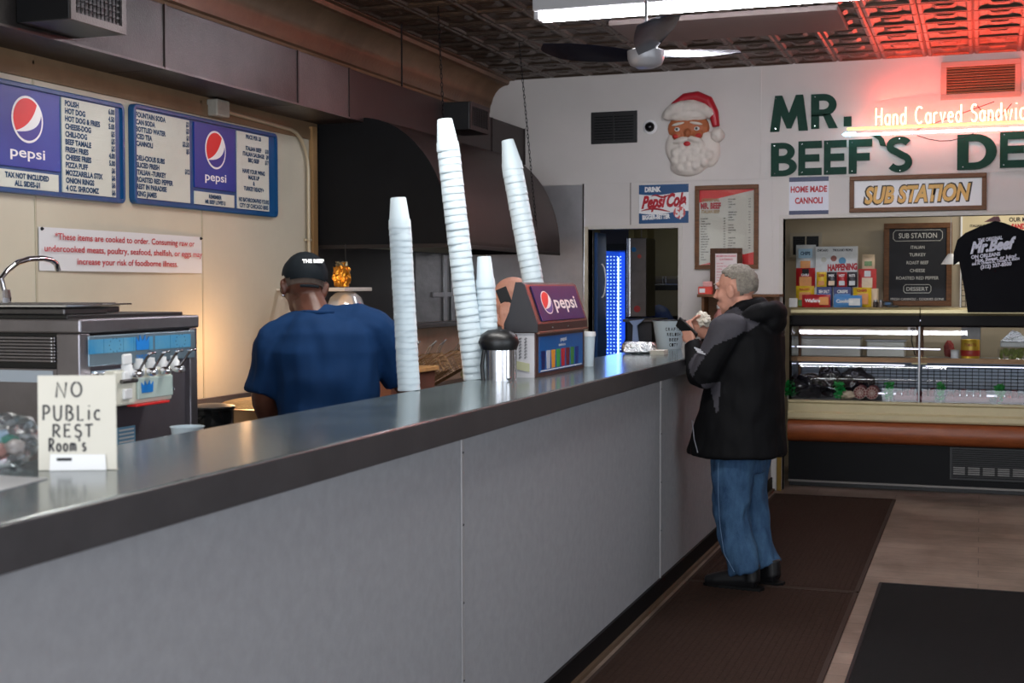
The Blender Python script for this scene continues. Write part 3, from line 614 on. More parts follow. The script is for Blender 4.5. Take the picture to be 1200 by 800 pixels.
def menu_board(y0, y1, z0, z1, lab, panels):
    t = thing('menu_board', lab, 'menu board', (XL, (y0+y1)/2, z0))
    B().box(XL+.002, XW-.010, y0+.012, y1-.012, z0+.012, z1-.012).build('backing', blue, t)
    def rr(a_, c_, d_, e_, q):
        o_ = []
        for cy, cz, a0_ in ((c_-q, d_+q, -90), (c_-q, e_-q, 0), (a_+q, e_-q, 90), (a_+q, d_+q, 180)): o_ += [(cy+q*math.cos(math.radians(a0_+k*22.5)), cz+q*math.sin(math.radians(a0_+k*22.5))) for k in range(5)]
        return o_
    b = B(); r = .02; O_, I_ = rr(y0, y1, z0, z1, .03), rr(y0+r, y1-r, z0+r, z1-r, .012); n = len(O_)
    L_ = [[b.bm.verts.new((x, y, z)) for y, z in q] for x, q in ((XL+.002, O_), (XW-.002, O_), (XW+.001, [(y+(yi-y)*.25, z+(zi-z)*.25) for (y, z), (yi, zi) in zip(O_, I_)]), (XW+.001, I_), (XW-.011, I_))]
    for p_, q_ in zip(L_, L_[1:]):
        for k in range(n): b.bm.faces.new((p_[k], p_[(k+1) % n], q_[(k+1) % n], q_[k]))
    bmesh.ops.recalc_face_normals(b.bm, faces=b.bm.faces[:])
    b.build('frame', blue, t)
    for kind, a_, c_, d_, e_, rows in panels:
        if kind == 'logo':
            p = B().box(XW-.01, XW-.002, a_, c_, d_, e_).build('logo_panel', blued, t)
            globe(None, (XW-.002, (a_+c_)/2, d_+(e_-d_)*.62), (e_-d_)*.30, p)
            b = B(); put_text(b, 'pepsi', (XW-.0005, (a_+c_)/2, d_+(e_-d_)*.13), U, V, (e_-d_)*.13, (c_-a_)*.52, 'c', .012)
            b.build('lettering', pw, p)
        else:
            p = B().box(XW-.01, XW-.003, a_, c_, d_, e_).build('letter_panel', menuw, t)
            b = B(); k = int((e_-d_)/.0095)
            for i in range(k): b.box(XW-.003, XW-.0018, a_+.003, c_-.003, d_+.004+i*.0095, d_+.008+i*.0095)
            b.build('letter_rails', menuw, p)
            if not rows: continue
            b = B(); n = len(rows); rh = (e_-d_-.01)/n
            for i, row in enumerate(rows):
                z = e_-.006-(i+.84)*rh; tx, prc = (row+('',))[:2] if isinstance(row, tuple) else (row, '')
                al = 'c' if kind == 'center' else 'l'
                if tx.strip():
                    wn = (text_mesh(tx, .05)[2]-text_mesh(tx, .05)[1])*rh*.68/.7*.92
                    lim = (c_-a_)*(.74 if prc else .96)
                    put_text(b, tx, (XW-.001, (a_+c_)/2 if al == 'c' else a_+.018, z), U, V, rh*.68, min(wn, lim), al, .05)
                if prc: put_text(b, prc, (XW-.001, c_-.006, z), U, V, rh*.68, None, 'r', .05, xs=.8)
            b.build('lettering', inkb, p)
    return t
b1y1 = 5.475; b1y0 = b1y1-1.40
gy1 = LW(70.5, 160)[0]; gy0 = LW(-8, 160)[0]; ry0 = LW(74, 180)[0]; ry1 = LW(136, 180)[0]
menu_board(b1y0, b1y1, 2.012, 2.488, 'blue framed drinks-brand menu board at the far left, cut by the picture edge', [
 ('left', b1y0+.03, gy0-.02, 2.04, 2.46, []),
 ('logo', gy0, gy1, 2.125, 2.462, None),
 ('center', gy0, gy1-.012, 2.035, 2.11, ['TAX NOT INCLUDED', 'ALL SIDES-$1']),
 ('left', ry0, ry1, 2.037, 2.462, [('POLISH', '6.00'), ('HOT DOG', '4.50'), ('HOT DOG & FRIES', '5.00'), ('CHEESE-DOG', '$5'), ('CHILI-DOG', '$5'), ('BEEF TAMALE', '$5'), ('FRESH FRIES', '4.00'), ('CHEESE FRIES', '5.00'), ('PIZZA PUFF', '$6'), ('MOZZARELLA STIX', '$6'), ('ONION RINGS', '$6'), ('4 OZ. SHROOMZ', '$6')])])
a0, a1, a2, a3, a4, a5 = [LW(p, 190)[0] for p in (157.5, 223, 228.5, 276, 277.5, 315.5)]
menu_board(5.545, 6.955, 2.018, 2.505, 'blue framed drinks-brand menu board nearer the hood, complete in view', [
 ('left', a0, a1, 2.047, 2.476, [('FOUNTAIN SODA', '$3'), ('CAN SODA', '$3'), ('BOTTLED WATER', '$1'), ('ICED TEA', '$3.50'), ('CANNOLI', '$5'), '', 'DELI-CIOUS SUBS', ('SLICED FRESH', '$12'), 'ITALIAN -TURKEY', 'ROASTED RED PEPPER', '  REST IN PARADISE', '     KING JAMES']),
 ('logo', a2, a3, 2.135, 2.476, None),
 ('center', a2, a3-.012, 2.047, 2.115, ['REMEMBER', 'MR BEEF LOVES U']),
 ('center', a4+.012, a5, 2.047, 2.476, ['PRICE PER LB', '', ('ITALIAN BEEF', '$18'), ('ITALIAN SAUSAGE', '$9'), ('BBQ BEEF', '$17'), '', 'HAVE YOUR WING', 'MADE UP', '&', 'TURKEY READY+', '', 'NO BATHROOM-FIND YOURS', 'CITY OF CHICAGO 8005'])])
# red notice on curling white sheet
y0, z1 = LW(46, 265, XL+.01); y1, _ = LW(237, 277, XL+.01); z0 = LW(46, 317, XL+.01)[1]
t = thing('notice_sheet', 'white sheet with red food-safety wording, pinned below the menu boards', 'notice', (XL, (y0+y1)/2, z0))
b = B(); pts = []
for i in range(13):
    y = y0+(y1-y0)*i/12; pts.append((y, XL+.006+.012*math.sin(i/12*math.pi)))
for (ya, xa), (yb_, xb) in zip(pts, pts[1:]): b.poly([(xa, ya, z0), (xb, yb_, z0), (xb, yb_, z1-.002), (xa, ya, z1-.002)])
for (ya, xa), (yb_, xb) in zip(pts, pts[1:]): b.poly([(xa-.001, ya, z1-.002), (xb-.001, yb_, z1-.002), (xb-.001, yb_, z0), (xa-.001, ya, z0)])
b.build('sheet', mat('notice_white', (205, 205, 208), .5), t, smooth=True)
b = B(); hh = z1-z0
for i, (s_, wf_) in enumerate((('*These items are cooked to order. Consuming raw or', .86), ('undercooked meats, poultry, seafood, shelfish, or eggs may', .97), ('increase your risk of foodborne illness.', .62))):
    put_text(b, s_, (XL+.0205, (y0+y1)/2, z1-hh*(.28+.28*i)), U, V, hh*.15, (y1-y0)*wf_, 'c', .012)
b.build('lettering', inkr, t)
b = B()
for y in (y0+.02, y1-.01): b.lathe((XL+.006, y, z1-.01), [(.008, 0), (.008, .004), (.003, .012), (0, .013)], 10, (1, 0, 0))
b.build('pins', ink, t)
# conduit and junction box
cj = thing('conduit', 'grey electrical conduit bending from a painted junction box down the cream wall', 'conduit', (XL, 7, 1.6))
jy = at(258, 127, 0, XL+.05)
B().box(XL+.002, XL+.07, jy.y-.06, jy.y+.07, jy.z-.045, jy.z+.045, .008).build('junction_box', mat('box_grey', (150, 145, 135), .6, bump=.6, bs=60), cj)
cv = at(361, 170, 0, XL+.02)
B().tube([(XL+.02, jy.y, jy.z), (XL+.02, cv.y-.22, jy.z-.02)]+[(XL+.02, cv.y-.22+.22*math.sin(a_*math.pi/10), jy.z-.24+.22*math.cos(a_*math.pi/10)) for a_ in range(1, 6)]+[(XL+.02, cv.y, 1.0)], .0115, 10).build('pipe', mat('pipe_cream', (176, 164, 140), .4, .2), cj, smooth=True)
for z in (1.35, 1.9): B().box(XL+.002, XL+.012, cv.y-.035, cv.y+.035, z-.008, z+.008).box(XL+.002, XL+.034, cv.y-.016, cv.y+.016, z-.008, z+.008, .004).build('clamp', MATS['pipe_cream'], cj)
B().box(XL+.002, XL+.028, 7.40, 7.46, .3, 2.6).build('edge_angle', mat('angle_tan', (150, 118, 80), .5), kw)
# ---------------------------------------------------------------- counter items
def cup_mesh(r0, r1, h, seg=26):
    t_ = .0025
    return B().lathe((0, 0, 0), [(0, h), (r0-.003, h), (r0, h-.003), (r1-.0045, .038), (r1-.0016, .034), (r1-.0006, .009), (r1, .008), (r1, 0), (r1-t_-.001, 0), (r1-t_-.003, .01), (r0-t_, h-.006), (0, h-.006)], seg)
ORD = 'second third fourth fifth sixth seventh eighth ninth tenth eleventh twelfth thirteenth fourteenth fifteenth sixteenth seventeenth eighteenth nineteenth twentieth'.split()+['twenty-'+x for x in 'first second third fourth fifth sixth seventh eighth ninth'.split()]+['thirtieth']+['thirty-'+x for x in 'first second third fourth fifth sixth seventh eighth ninth'.split()]
def cup_stack(basep, topdir, n, r0, r1, h, sp, lab, toplab, grp, bend=0):
    base = Vector(basep); d0 = Vector(topdir).normalized(); src = None; p = base.copy()
    for i in range(n):
        f_ = i/max(1, n-1); d = (d0+Vector((0, 0, 1))*bend*(1-f_)).normalized()
        if src is None: o = cup_mesh(r0, r1, h).build('foam_cup', foam, smooth=True); src = o; o.rotation_mode = 'QUATERNION'
        else: o = src.copy(); COL.objects.link(o)
        o.rotation_quaternion = Vector((0, 0, 1)).rotation_difference(d)
        o.location = p+Vector((random.uniform(-.0008, .0008), random.uniform(-.0008, .0008), 0)); p = p+d*sp
        k = n-1-i; tag(o, toplab if k == 0 else 'white foam cup, %s from the top of the %s' % (ORD[k-1], lab), 'cup', grp)
Xs = (_x.x, _x.y)   # camera-right on the floor, for leaning sideways
def lean(dx): return (Vector((.9434, .3316, 0))*dx+Vector((0, 0, 1)))
p = at(479.5, 457, 2, ZT); cup_stack((p.x, p.y, ZT), lean(-.050), 28, .0285, .0415, .116, .0219, 'leftmost stack beside the cook', 'top foam cup of the leftmost stack, right of the cook', 'foam cups in the leftmost stack')
p = at(556.5, 444, 2, ZT); cup_stack((p.x, p.y, ZT), lean(-.112), 33, .0315, .0475, .132, .0294, 'tallest leaning stack', 'top foam cup of the tallest left-leaning stack, highest cup of all', 'foam cups in the tallest stack', .0)
p = at(580, 436, 2, ZT); cup_stack((-1.912, 5.17, ZT), lean(-.05), 17, .029, .041, .13, .0235, 'short stack beside the tallest one', 'top foam cup of the short stack beside the tallest one', 'foam cups in the short stack')
cup_stack((-1.905, 5.93, ZT), lean(-.178), 32, .0285, .050, .142, .0302, 'stack behind the soda dispenser', 'top foam cup of the stack leaning behind the soda dispenser', 'foam cups in the stack behind the dispenser')
# soda dispenser
DY0, DY1, DX0, DX1 = 5.27, 6.0, -1.875, -1.75
sd = thing('soda_dispenser', 'brown countertop soda dispenser with a sloping blue cola logo face', 'dispenser', ((DX0+DX1)/2, (DY0+DY1)/2, ZT))
dbr = mat('dispenser_brown', (74, 48, 46), .35, .2, var=.1); dbk = mat('dispenser_dark', (44, 42, 46), .4)
B().box(DX0, DX1, DY0+.003, DY1, ZT, 1.415, .004).build('lower_body', dbr, sd)
lp = B().box(DX0+.01, DX1-.005, DY0-.001, DY0+.004, ZT+.0, 1.412).build('side_plate', mat('plate_white', (205, 203, 208), .35, .3), sd)
b = B()
for i in range(7):
    for j in range(3): b.tube([(DX0+.035+j*.024+.006*math.cos(k), DY0-.002, 1.40-i*.013-.012+.005*math.sin(k*1.3)) for k in range(6)], .0008, 4)
b.build('handwriting', ink, lp)
b = B().prism([(DX0+.02, DY0-.004, 1.30), (DX0+.10, DY0-.004, 1.285), (DX0+.10, DY0-.004, 1.25), (DX0+.02, DY0-.004, 1.265)], (0, .002, 0)); b.build('sticker', mat('sticker_tan', (170, 170, 140), .5), lp)
up = [(DX0-.012, 1.415), (DX1+.012, 1.415), (DX1+.012, 1.45), (DX1-.045, 1.615), (DX1-.06, 1.625), (DX1-.085, 1.625), (DX0+.01, 1.50), (DX0-.012, 1.45)]
B().prism([(x, DY0+.004, z) for x, z in up], (0, DY1-DY0-.008, 0)).build('top_housing', dbr, sd)
B().prism([(x, DY0-.006, z) for x, z in up], (0, .009, 0)).build('end_cap', dbk, sd)
B().prism([(x, DY1-.003, z) for x, z in up], (0, .009, 0)).build('far_cap', dbk, sd)
B().box(DX1+.004, DX1+.018, DY0, DY1, 1.408, 1.418, .002).build('shelf_lip', mat('lip_copper', (130, 90, 76), .3, .4), sd)
a_ = Vector((DX1+.012, 0, 1.45)); c_ = Vector((DX1-.045, 0, 1.615)); vd = (c_-a_).normalized(); nn = Vector((0, 1, 0)).cross(vd)
def fp_(y, s_, off=.002): q = a_+vd*s_*(c_-a_).length+nn*off; return Vector((q.x, y, q.z))
dsp = B().prism([fp_(DY0+.05, .06), fp_(DY1-.04, .06), fp_(DY1-.04, .95), fp_(DY0+.05, .95)], nn*.004).build('logo_face', mat('face_navy', (6, 14, 76), .45, c2=(20, 28, 96), vs=5, spec=.25), sd)
globe(None, fp_(DY0+.19, .52, .006), .052, dsp, (0, 1, 0), vd, kx=1.35)
b = B(); put_text(b, 'pepsi', fp_(DY0+.29, .36, .0075), (0, 1, 0), vd, .058, .33, 'l', .02); b.build('lettering', pw, dsp)
b = B()
for y in (DY0+.2, DY0+.42): b.lathe((DX1+.012, y, 1.432), [(.006, 0), (.004, .004), (0, .005)], 8, (1, 0, 0))
b.build('screws', chrome, sd)
ps = B().box(DX1, DX1+.003, DY0+.045, DY1-.04, ZT+.018, 1.395).build('poster', mat('poster_blue', (16, 90, 160), .3), sd)
cols = [(20, 30, 90), (190, 190, 200), (230, 150, 40), (60, 160, 70), (190, 30, 40), (110, 20, 30), (60, 130, 60), (20, 40, 120)]
cm = [mat('glass_%s' % ['navy', 'silver', 'orange', 'lime', 'red', 'maroon', 'green', 'blue'][i], c__, .3) for i, c__ in enumerate(cols)]
for i in range(8):
    y = DY0+.065+i*.071; B().prism([(DX1+.003, y+.008, ZT+.03), (DX1+.003, y+.052, ZT+.03), (DX1+.003, y+.058, ZT+.108), (DX1+.003, y+.002, ZT+.108)], (.001, 0, 0)).build('drink_print', cm[i], ps)
b = B(); put_text(b, 'pepsi', (DX1+.004, (DY0+DY1)/2+.02, ZT+.142), U, V, .018, .09, 'c', .02); put_text(b, 'DRINKS', (DX1+.004, (DY0+DY1)/2, ZT+.12), U, V, .009, .1, 'c', .02)
b.box(DX1+.003, DX1+.004, DY0+.06, DY1-.06, ZT+.022, ZT+.026); b.build('print', pw, ps)
# rounded steel dispenser with black hood
nd = thing('lid_dispenser', 'rounded stainless dispenser with a black hood left of the soda dispenser', 'dispenser', (-1.83, 5.12, ZT))
ncx, ncy, nr = -1.845, 5.10, .062
B().lathe((ncx, ncy, ZT), [(0, 0), (nr, 0), (nr, .12), (nr*.94, .15), (nr*.75, .175), (0, .19)], 26).build('body', mat('brushed_steel', (186, 186, 190), .25, .9, var=.08), nd, smooth=True)
B().box(ncx, ncx+.058, ncy-.045, ncy+.05, ZT, ZT+.165, .012).build('front_body', MATS['brushed_steel'], nd)
B().lathe((ncx-.005, ncy, ZT+.155), [(nr+.012, -.03), (nr+.022, 0), (nr+.012, .03), (nr*.7, .05), (0, .055)], 26).build('hood', black, nd, smooth=True)
B().tube([(ncx-.05, ncy-.045, ZT+.14), (ncx-.062, ncy-.045, ZT+.06), (ncx-.055, ncy-.05, ZT)], .008).build('side_strap', black, nd)
# lidded cup, foil roll, small box, bucket
p = at(689, 429, 2, ZT)
t = thing('lidded_cup', 'tall white foam cup with lid standing right of the soda dispenser', 'cup', (p.x, p.y, ZT))
B().lathe((p.x, p.y, ZT), [(0, 0), (.026, 0), (.034, .14), (.034, .145)], 22).build('cup_body', foam, t, smooth=True)
B().lathe((p.x, p.y, ZT+.143), [(.037, 0), (.038, .008), (.036, .022), (0, .024)], 22).build('lid', pw, t, smooth=True)
p = at(747, 415, 2, ZT)
b = B(); tt = bmesh.new(); bmesh.ops.create_uvsphere(tt, u_segments=36, v_segments=24, radius=1)
for v in tt.verts:
    c0 = v.co.copy(); sx_ = lambda a: math.copysign(abs(a)**.45, a)
    v.co = Vector((sx_(c0.x)*.045, sx_(c0.y)*.045, sx_(c0.z)*.034)); v.co.y *= 1
    v.co = Vector((v.co.x*2.15, v.co.y, v.co.z)); k = noise.noise(v.co*38)*.007+noise.noise(v.co*90)*.003; v.co += v.co.normalized()*k
b.add(tt, Matrix.Translation((p.x, p.y+.04, ZT+.036)) @ Matrix.Rotation(math.radians(15), 4, 'Z'))
tag(b.build('foil_sandwich', mat('foil', (225, 225, 228), .22, 1, bump=.8, bs=70)), 'foil-wrapped sandwich on the counter in front of the doorway', 'sandwich')
p = at(772, 415, 2, ZT)
t = thing('napkin_stack', 'small stack of folded white napkins beside the foil-wrapped sandwich', 'napkins', (p.x, p.y, ZT))
for k in range(4): B().box(p.x-.04, p.x+.042, p.y-.05, p.y+.06, ZT+k*.0065, ZT+.005+k*.0065, .002).build('napkin', paper, t)
p = at(795, 409, 2, ZT); p = Vector((-1.80, 8.02, ZT))
t = thing('tip_bucket', 'pale enamel bucket with black stamped lettering near the far end of the counter', 'bucket', p)
rb0, rb1, hb = .072, .1, .168
B().lathe(p, [(0, 0), (rb0, 0), (rb0+.002, .004), (rb1, hb), (rb1+.004, hb+.002), (rb1+.003, hb+.008), (rb1-.003, hb+.004), (rb0-.002, .006), (0, .005)], 30).build('body', mat('bucket_enamel', (188, 202, 210), .35), t, smooth=True)
B().lathe(p, [(rb1+.002, hb+.003), (rb1+.006, hb+.006), (rb1+.002, hb+.010), (rb1-.002, hb+.006), (rb1+.002, hb+.003)], 30).build('rim', ink, t, smooth=True)
b = B()
def cyl_text(b, st, cen, R0, R1, z, H, h, ang0, span):
    n = len(st)
    for i, ch in enumerate(st):
        if ch == ' ': continue
        a = ang0+(i-(n-1)/2)*span/n; R = R0+(R1-R0)*z/H
        u = Vector((-math.sin(a), math.cos(a), 0)); nrm = Vector((math.cos(a), math.sin(a), 0))
        put_text(b, ch, cen+nrm*(R+.002)+Vector((0, 0, z)), u, (nrm*(R1-R0)/H+Vector((0, 0, 1))), h, h*.6, 'c', .03)
ca = math.radians(-66)
for k, s_ in enumerate(('CRAFTED', 'RELISH', 'BEEF', 'CITY')): cyl_text(b, s_, p, rb0, rb1, hb*(.68-.19*k), hb, .019, ca+.16, [1.25, 1.05, .75, .75][k])
b.build('lettering', ink, t)
# hand-lettered sign
sn = thing('rest_room_sign', 'hand-lettered NO PUBLIC REST ROOM\'S card standing on the near counter', 'sign', (-1.77, 2.3, ZT))
A_ = Vector((at(43, 554, 2, ZT).x, at(43, 554, 2, ZT).y, ZT)); Bq = at(127, 549, 2, ZT); Bq = Vector((Bq.x, Bq.y, ZT))
A_ = Vector((-1.835, 2.262, ZT+.002)); Bq = Vector((-1.694, 2.322, ZT+.002))
uu = (Bq-A_).normalized(); W_ = (Bq-A_).length+.006; vv = Vector((-.05, .12, 1)).normalized(); vv = (vv-uu*vv.dot(uu)-uu*.03).normalized(); nw = uu.cross(vv); H_ = .196
o_ = A_+uu*.002-Vector((0, 0, .001))
B().prism([o_, o_+uu*W_, o_+uu*W_+vv*H_, o_+vv*H_], -nw*.004).build('card', paper, sn)
b = B(); mk = mat('marker', (58, 58, 64), .6)
def CW(st, x, y, h, xs, wob=.02): strokes(b, st, o_+uu*x+vv*y+nw*.0005, uu, vv, h, .0021, xs, .28, 5, wob)
CW('NO', .038, .151, .031, 1.0); CW('PUBLic', .010, .103, .031, .86); CW('REST', .030, .068, .026, 1.0); CW("Room's", .022, .039, .026, .68)
b.build('handwriting', mk, sn)
hb_ = B(); o2 = o_+uu*.024+nw*.003+vv*-.001
hb_.prism([o2, o2+uu*.115, o2+uu*.113+vv*.032, o2+uu*.002+vv*.034], nw*.003); hb_.build('taped_strip', pw, sn)
b = B().box(-.015, .015, -.001, .003, .0, .006); b.bm.transform(Matrix.Translation(o2+uu*.03+vv*.020+nw*.003)@Matrix.Rotation(.4, 4, 'Z')); b.build('clip', ink, sn)
B().prism([o_-nw*.003, o_+uu*W_-nw*.003, o_+uu*W_-nw*.07-Vector((0, 0, 0)), o_-nw*.07], (0, 0, .002)).build('easel_foot', paper, sn)
# paper sheet and plastic bag, bottom left
tag(B().prism([(-1.95, 1.80, ZT+.001), (-1.70, 1.93, ZT+.001), (-1.735, 2.17, ZT+.001), (-1.95, 2.17, ZT+.001)], (0, 0, .001)).build('paper_sheet', mat('sheet_grey', (190, 192, 196), .5)), 'loose pale sheet lying on the near counter, at the left edge', 'paper')
bg = thing('plastic_bag', 'clear crumpled plastic bag with blue and pink packets, left of the rest room card', 'bag', (-1.9, 2.24, ZT))
def crumple(cn, r, name, m, seed, amp=.35, sub=4, par=None, fq=2.2):
    t_ = bmesh.new(); bmesh.ops.create_icosphere(t_, subdivisions=sub, radius=1)
    for v in t_.verts:
        k = noise.noise(v.co*fq+Vector((seed, 0, 0)))*amp+noise.noise(v.co*fq*2.6+Vector((0, seed, 0)))*amp*.4; v.co *= 1+k
        v.co = Vector((v.co.x*r[0], v.co.y*r[1], max(-r[2], v.co.z*r[2])))
    return B().add(t_, Matrix.Translation(cn)).build(name, m, par)
bagm = glassmat('bag_film', (238, 245, 250), .05, .35)
crumple((-1.925, 2.27, ZT+.056), (.062, .085, .055), 'film', bagm, 3, par=bg)
for i, (dx, dy, c__) in enumerate(((-.03, -.02, (60, 140, 215)), (.0, .0, (215, 150, 135)), (.03, .01, (210, 190, 180)), (.0, .03, (60, 130, 110)), (-.02, .03, (170, 190, 210)))):
    crumple((-1.92+dx, 2.25+dy, ZT+.03+.008*i), (.022, .02, .018), 'packet', mat('packet_%s' % 'blue pink cream green pale'.split()[i], c__, .4), i, par=bg, sub=2)
# ---------------------------------------------------------------- back wall things
UX, VZ = (1, 0, 0), (0, 0, 1)
def BW(px, py, Y=YB): p = at(px, py, 1, Y); return p.x, p.z
def rect(px0, py0, px1, py1, Y=YB):
    a = BW(px0, py0, Y); b = BW(px1, py1, Y); return min(a[0], b[0]), max(a[0], b[0]), min(a[1], b[1]), max(a[1], b[1])
x0, x1, z0, z1 = rect(693, 132, 747, 167)
t = thing('wall_vent', 'black louvred vent high on the back wall, left of the moulded face', 'vent', ((x0+x1)/2, YB, z0))
B().box(x0, x1, YB-.012, YB-.001, z0, z1, .003).build('frame', black, t)
for i in range(9): B().box(x0+.03, x1-.03, YB-.02, YB-.012, z0+.03+i*.0225, z0+.038+i*.0225).build('slat', blackm, t)
B().box((x0+x1)/2-.006, (x0+x1)/2+.006, YB-.022, YB-.012, z0+.02, z1-.02).build('mullion', black, t)
c = BW(762, 149)
t = thing('camera_dome', 'small round security camera dome between black vent and moulded face', 'camera', (c[0], YB, c[1]))
B().lathe((c[0], YB, c[1]), [(.058, 0), (.058, .01), (.045, .022), (.04, .022)], 26, (0, -1, 0)).build('ring', pw, t, smooth=True)
B().lathe((c[0], YB, c[1]), [(.04, .02), (.034, .04), (.018, .052), (0, .055)], 22, (0, -1, 0)).build('dome', mat('dome_black', (14, 14, 18), .08), t, smooth=True)
# moulded bearded face plaque
c = BW(811, 158); cx_, cz_ = c
fc = thing('face_plaque', 'moulded plastic wall plaque of a white-bearded man in a red cap', 'plaque', (cx_, YB, cz_-.3))
pk = mat('plaque_white', (222, 214, 204), .5, var=.06, vs=14); pr_ = mat('plaque_red', (176, 26, 42), .4); pf = mat('plaque_skin', (176, 104, 66), .5, var=.12, vs=12)
SV = .00660
def PP(px, py): return cx_+(px-811)*SV, cz_-(py-158)*SV
b = B()
for px, py, rx, ry, d in ((811, 180, 30, 24, .06), (806, 196, 22, 12, .06), (792, 172, 14, 20, .05), (832, 178, 14, 20, .05), (811, 165, 31, 14, .055)):
    x, z = PP(px, py); b.ell((x, YB-.005, z), (rx*SV, d, ry*SV))
for i in range(26):
    a_ = i*2.399; rr = .25+.75*((i*37) % 26)/26; x, z = PP(811+25*rr*math.cos(a_), 182+20*rr*math.sin(a_)); b.ell((x, YB-.05, z), (5.2*SV, .03, 5.5*SV))
for s_ in (-1, 1):
    x, z = PP(808+s_*9, 165); b.ell((x, YB-.07, z), (9.5*SV, .03, 3.6*SV), Matrix.Rotation(s_*.25, 3, 'Y'))
smart(b, 'beard', pk, fc, .008, 2)
b = B(); x, z = PP(807, 150); b.ell((x, YB-.005, z), (26*SV, .07, 19*SV)); x, z = PP(808, 157); b.ell((x, YB-.075, z), (4*SV, .03, 5*SV))
for s_ in (-1, 1): x, z = PP(807+s_*12, 159); b.ell((x, YB-.055, z), (7*SV, .03, 6*SV))
smart(b, 'face', pf, fc, .007, 1)
b = B()
pts = []
for k in range(9):
    a_ = math.radians(172-k*20); x, z = PP(808+29*math.cos(a_), 141-16*math.sin(a_)); pts.append((x, YB-.045, z))
b.tube(pts, [.03, .045, .055, .058, .058, .055, .05, .045, .035], 12); b.ell((PP(808, 133)[0], YB-.03, PP(808, 133)[1]), (27*SV, .06, 11*SV)); 
smart(b, 'fur_band', pk, fc, .008, 2, .004, 30)
b = B()
pts = [(*PP(782, 138), ), (*PP(790, 122), ), (*PP(803, 114), ), (*PP(818, 113), ), (*PP(831, 119), ), (*PP(838, 133), ), (*PP(841, 150), )]
b.tube([(x, YB-.03, z) for x, z in pts], [.018, .03, .04, .045, .045, .04, .03], 12)
smart(b, 'cap', pr_, fc, .007, 2)
b = B(); b.ell((PP(843, 160)[0], YB-.04, PP(843, 160)[1]), (8.5*SV, .04, 8.5*SV)); smart(b, 'pompom', pk, fc, .007, 1, .004, 40)
for s_ in (-1, 1):
    x, z = PP(807+s_*12, 152); e_ = B().ell((x, YB-.074, z), (3.4*SV, .012, 2.6*SV)).build('eye', pw, fc, smooth=True)
    B().ell((x, YB-.085, z), (1.5*SV, .004, 1.7*SV)).build('pupil', mat('eye_green', (40, 50, 30), .3), e_, smooth=True)
    x, z = PP(807+s_*13.5, 160); B().ell((x, YB-.072, z), (4*SV, .016, 3*SV)).build('cheek', mat('cheek_rose', (186, 50, 46), .5), fc, smooth=True)
    x, z = PP(807+s_*11, 145.5); B().ell((x, YB-.07, z), (8*SV, .015, 1.8*SV), Matrix.Rotation(s_*.2, 3, 'Y')).build('eyebrow', pk, fc, smooth=True)
x, z = PP(808, 170); B().ell((x, YB-.1, z), (4.2*SV, .01, 2.8*SV)).build('mouth', mat('lip_red', (190, 40, 46), .4), fc, smooth=True)
# cola sign
x0, x1, z0, z1 = rect(749, 217, 807, 261); W, Hh = x1-x0, z1-z0; Yp = YB-.006
t = thing('cola_sign', 'vintage blue and white DRINK cola tin sign above the doorway', 'sign', ((x0+x1)/2, YB, z0))
B().box(x0, x1, Yp, YB-.001, z0, z1).build('plate', pw, t)
def wave(a, b_, n=14): return [(x0+W*i/n, z0+Hh*(a+b_*math.sin(i/n*math.pi*1.6))) for i in range(n+1)]
B().prism([(x, Yp-.001, z) for x, z in wave(.76, -.03)]+[(x1, Yp-.001, z1), (x0, Yp-.001, z1)], (0, .001, 0)).build('blue_top', blue, t)
B().prism([(x, Yp-.001, z) for x, z in wave(.27, -.04)]+[(x1, Yp-.001, z0), (x0, Yp-.001, z0)], (0, .001, 0)).build('blue_bottom', blue, t)
b = B(); put_text(b, 'DRINK', (x0+W*.12, Yp-.002, z0+Hh*.82), UX, VZ, Hh*.12, W*.33, 'l', .06)
put_text(b, 'BIGGER-BETTER', (x0+W*.07, Yp-.002, z0+Hh*.10), (1, 0, .04), VZ, Hh*.11, W*.56, 'l', .06); b.build('white_lettering', pw, t)
b = B(); put_text(b, 'Pepsi', (x0+W*.05, Yp-.002, z0+Hh*.40), (1, 0, .05), VZ, Hh*.30, W*.50, 'l', .05, .35); put_text(b, 'Cola', (x0+W*.56, Yp-.002, z0+Hh*.43), (1, 0, .05), VZ, Hh*.32, W*.40, 'l', .05, .35)
b.tube([(x0+W*(.05+.9*i/14), Yp-.003, z0+Hh*(.33+.05*math.sin(i/14*6))) for i in range(10)], [.002+.006*math.sin(i/9*3.1) for i in range(10)], 6)
b.tube([(x0+W*(.25+.5*i/10), Yp-.003, z0+Hh*(.70+.03*math.sin(i))) for i in range(9)], [.002+.006*math.sin(i/8*3.1) for i in range(9)], 6)
b.build('script_lettering', inkr, t)
bc = B().lathe((x0+W*.82, Yp-.001, z0+Hh*.27), [(W*.12, 0), (W*.12, .002), (0, .002)], 28, (0, -1, 0)).build('price_disc', mat('disc_pink', (205, 90, 90), .4), t)
b = B(); put_text(b, '5¢', (x0+W*.82, Yp-.0042, z0+Hh*.17), UX, VZ, Hh*.22, W*.17, 'c', .05); b.build('price', pw, bc)
b = B()
for a_, c_ in ((.03, .95), (.97, .95), (.03, .05), (.97, .05)): b.lathe((x0+W*a_, Yp, z0+Hh*c_), [(.005, 0), (0, .003)], 8, (0, -1, 0))
b.build('screws', chrome, t)
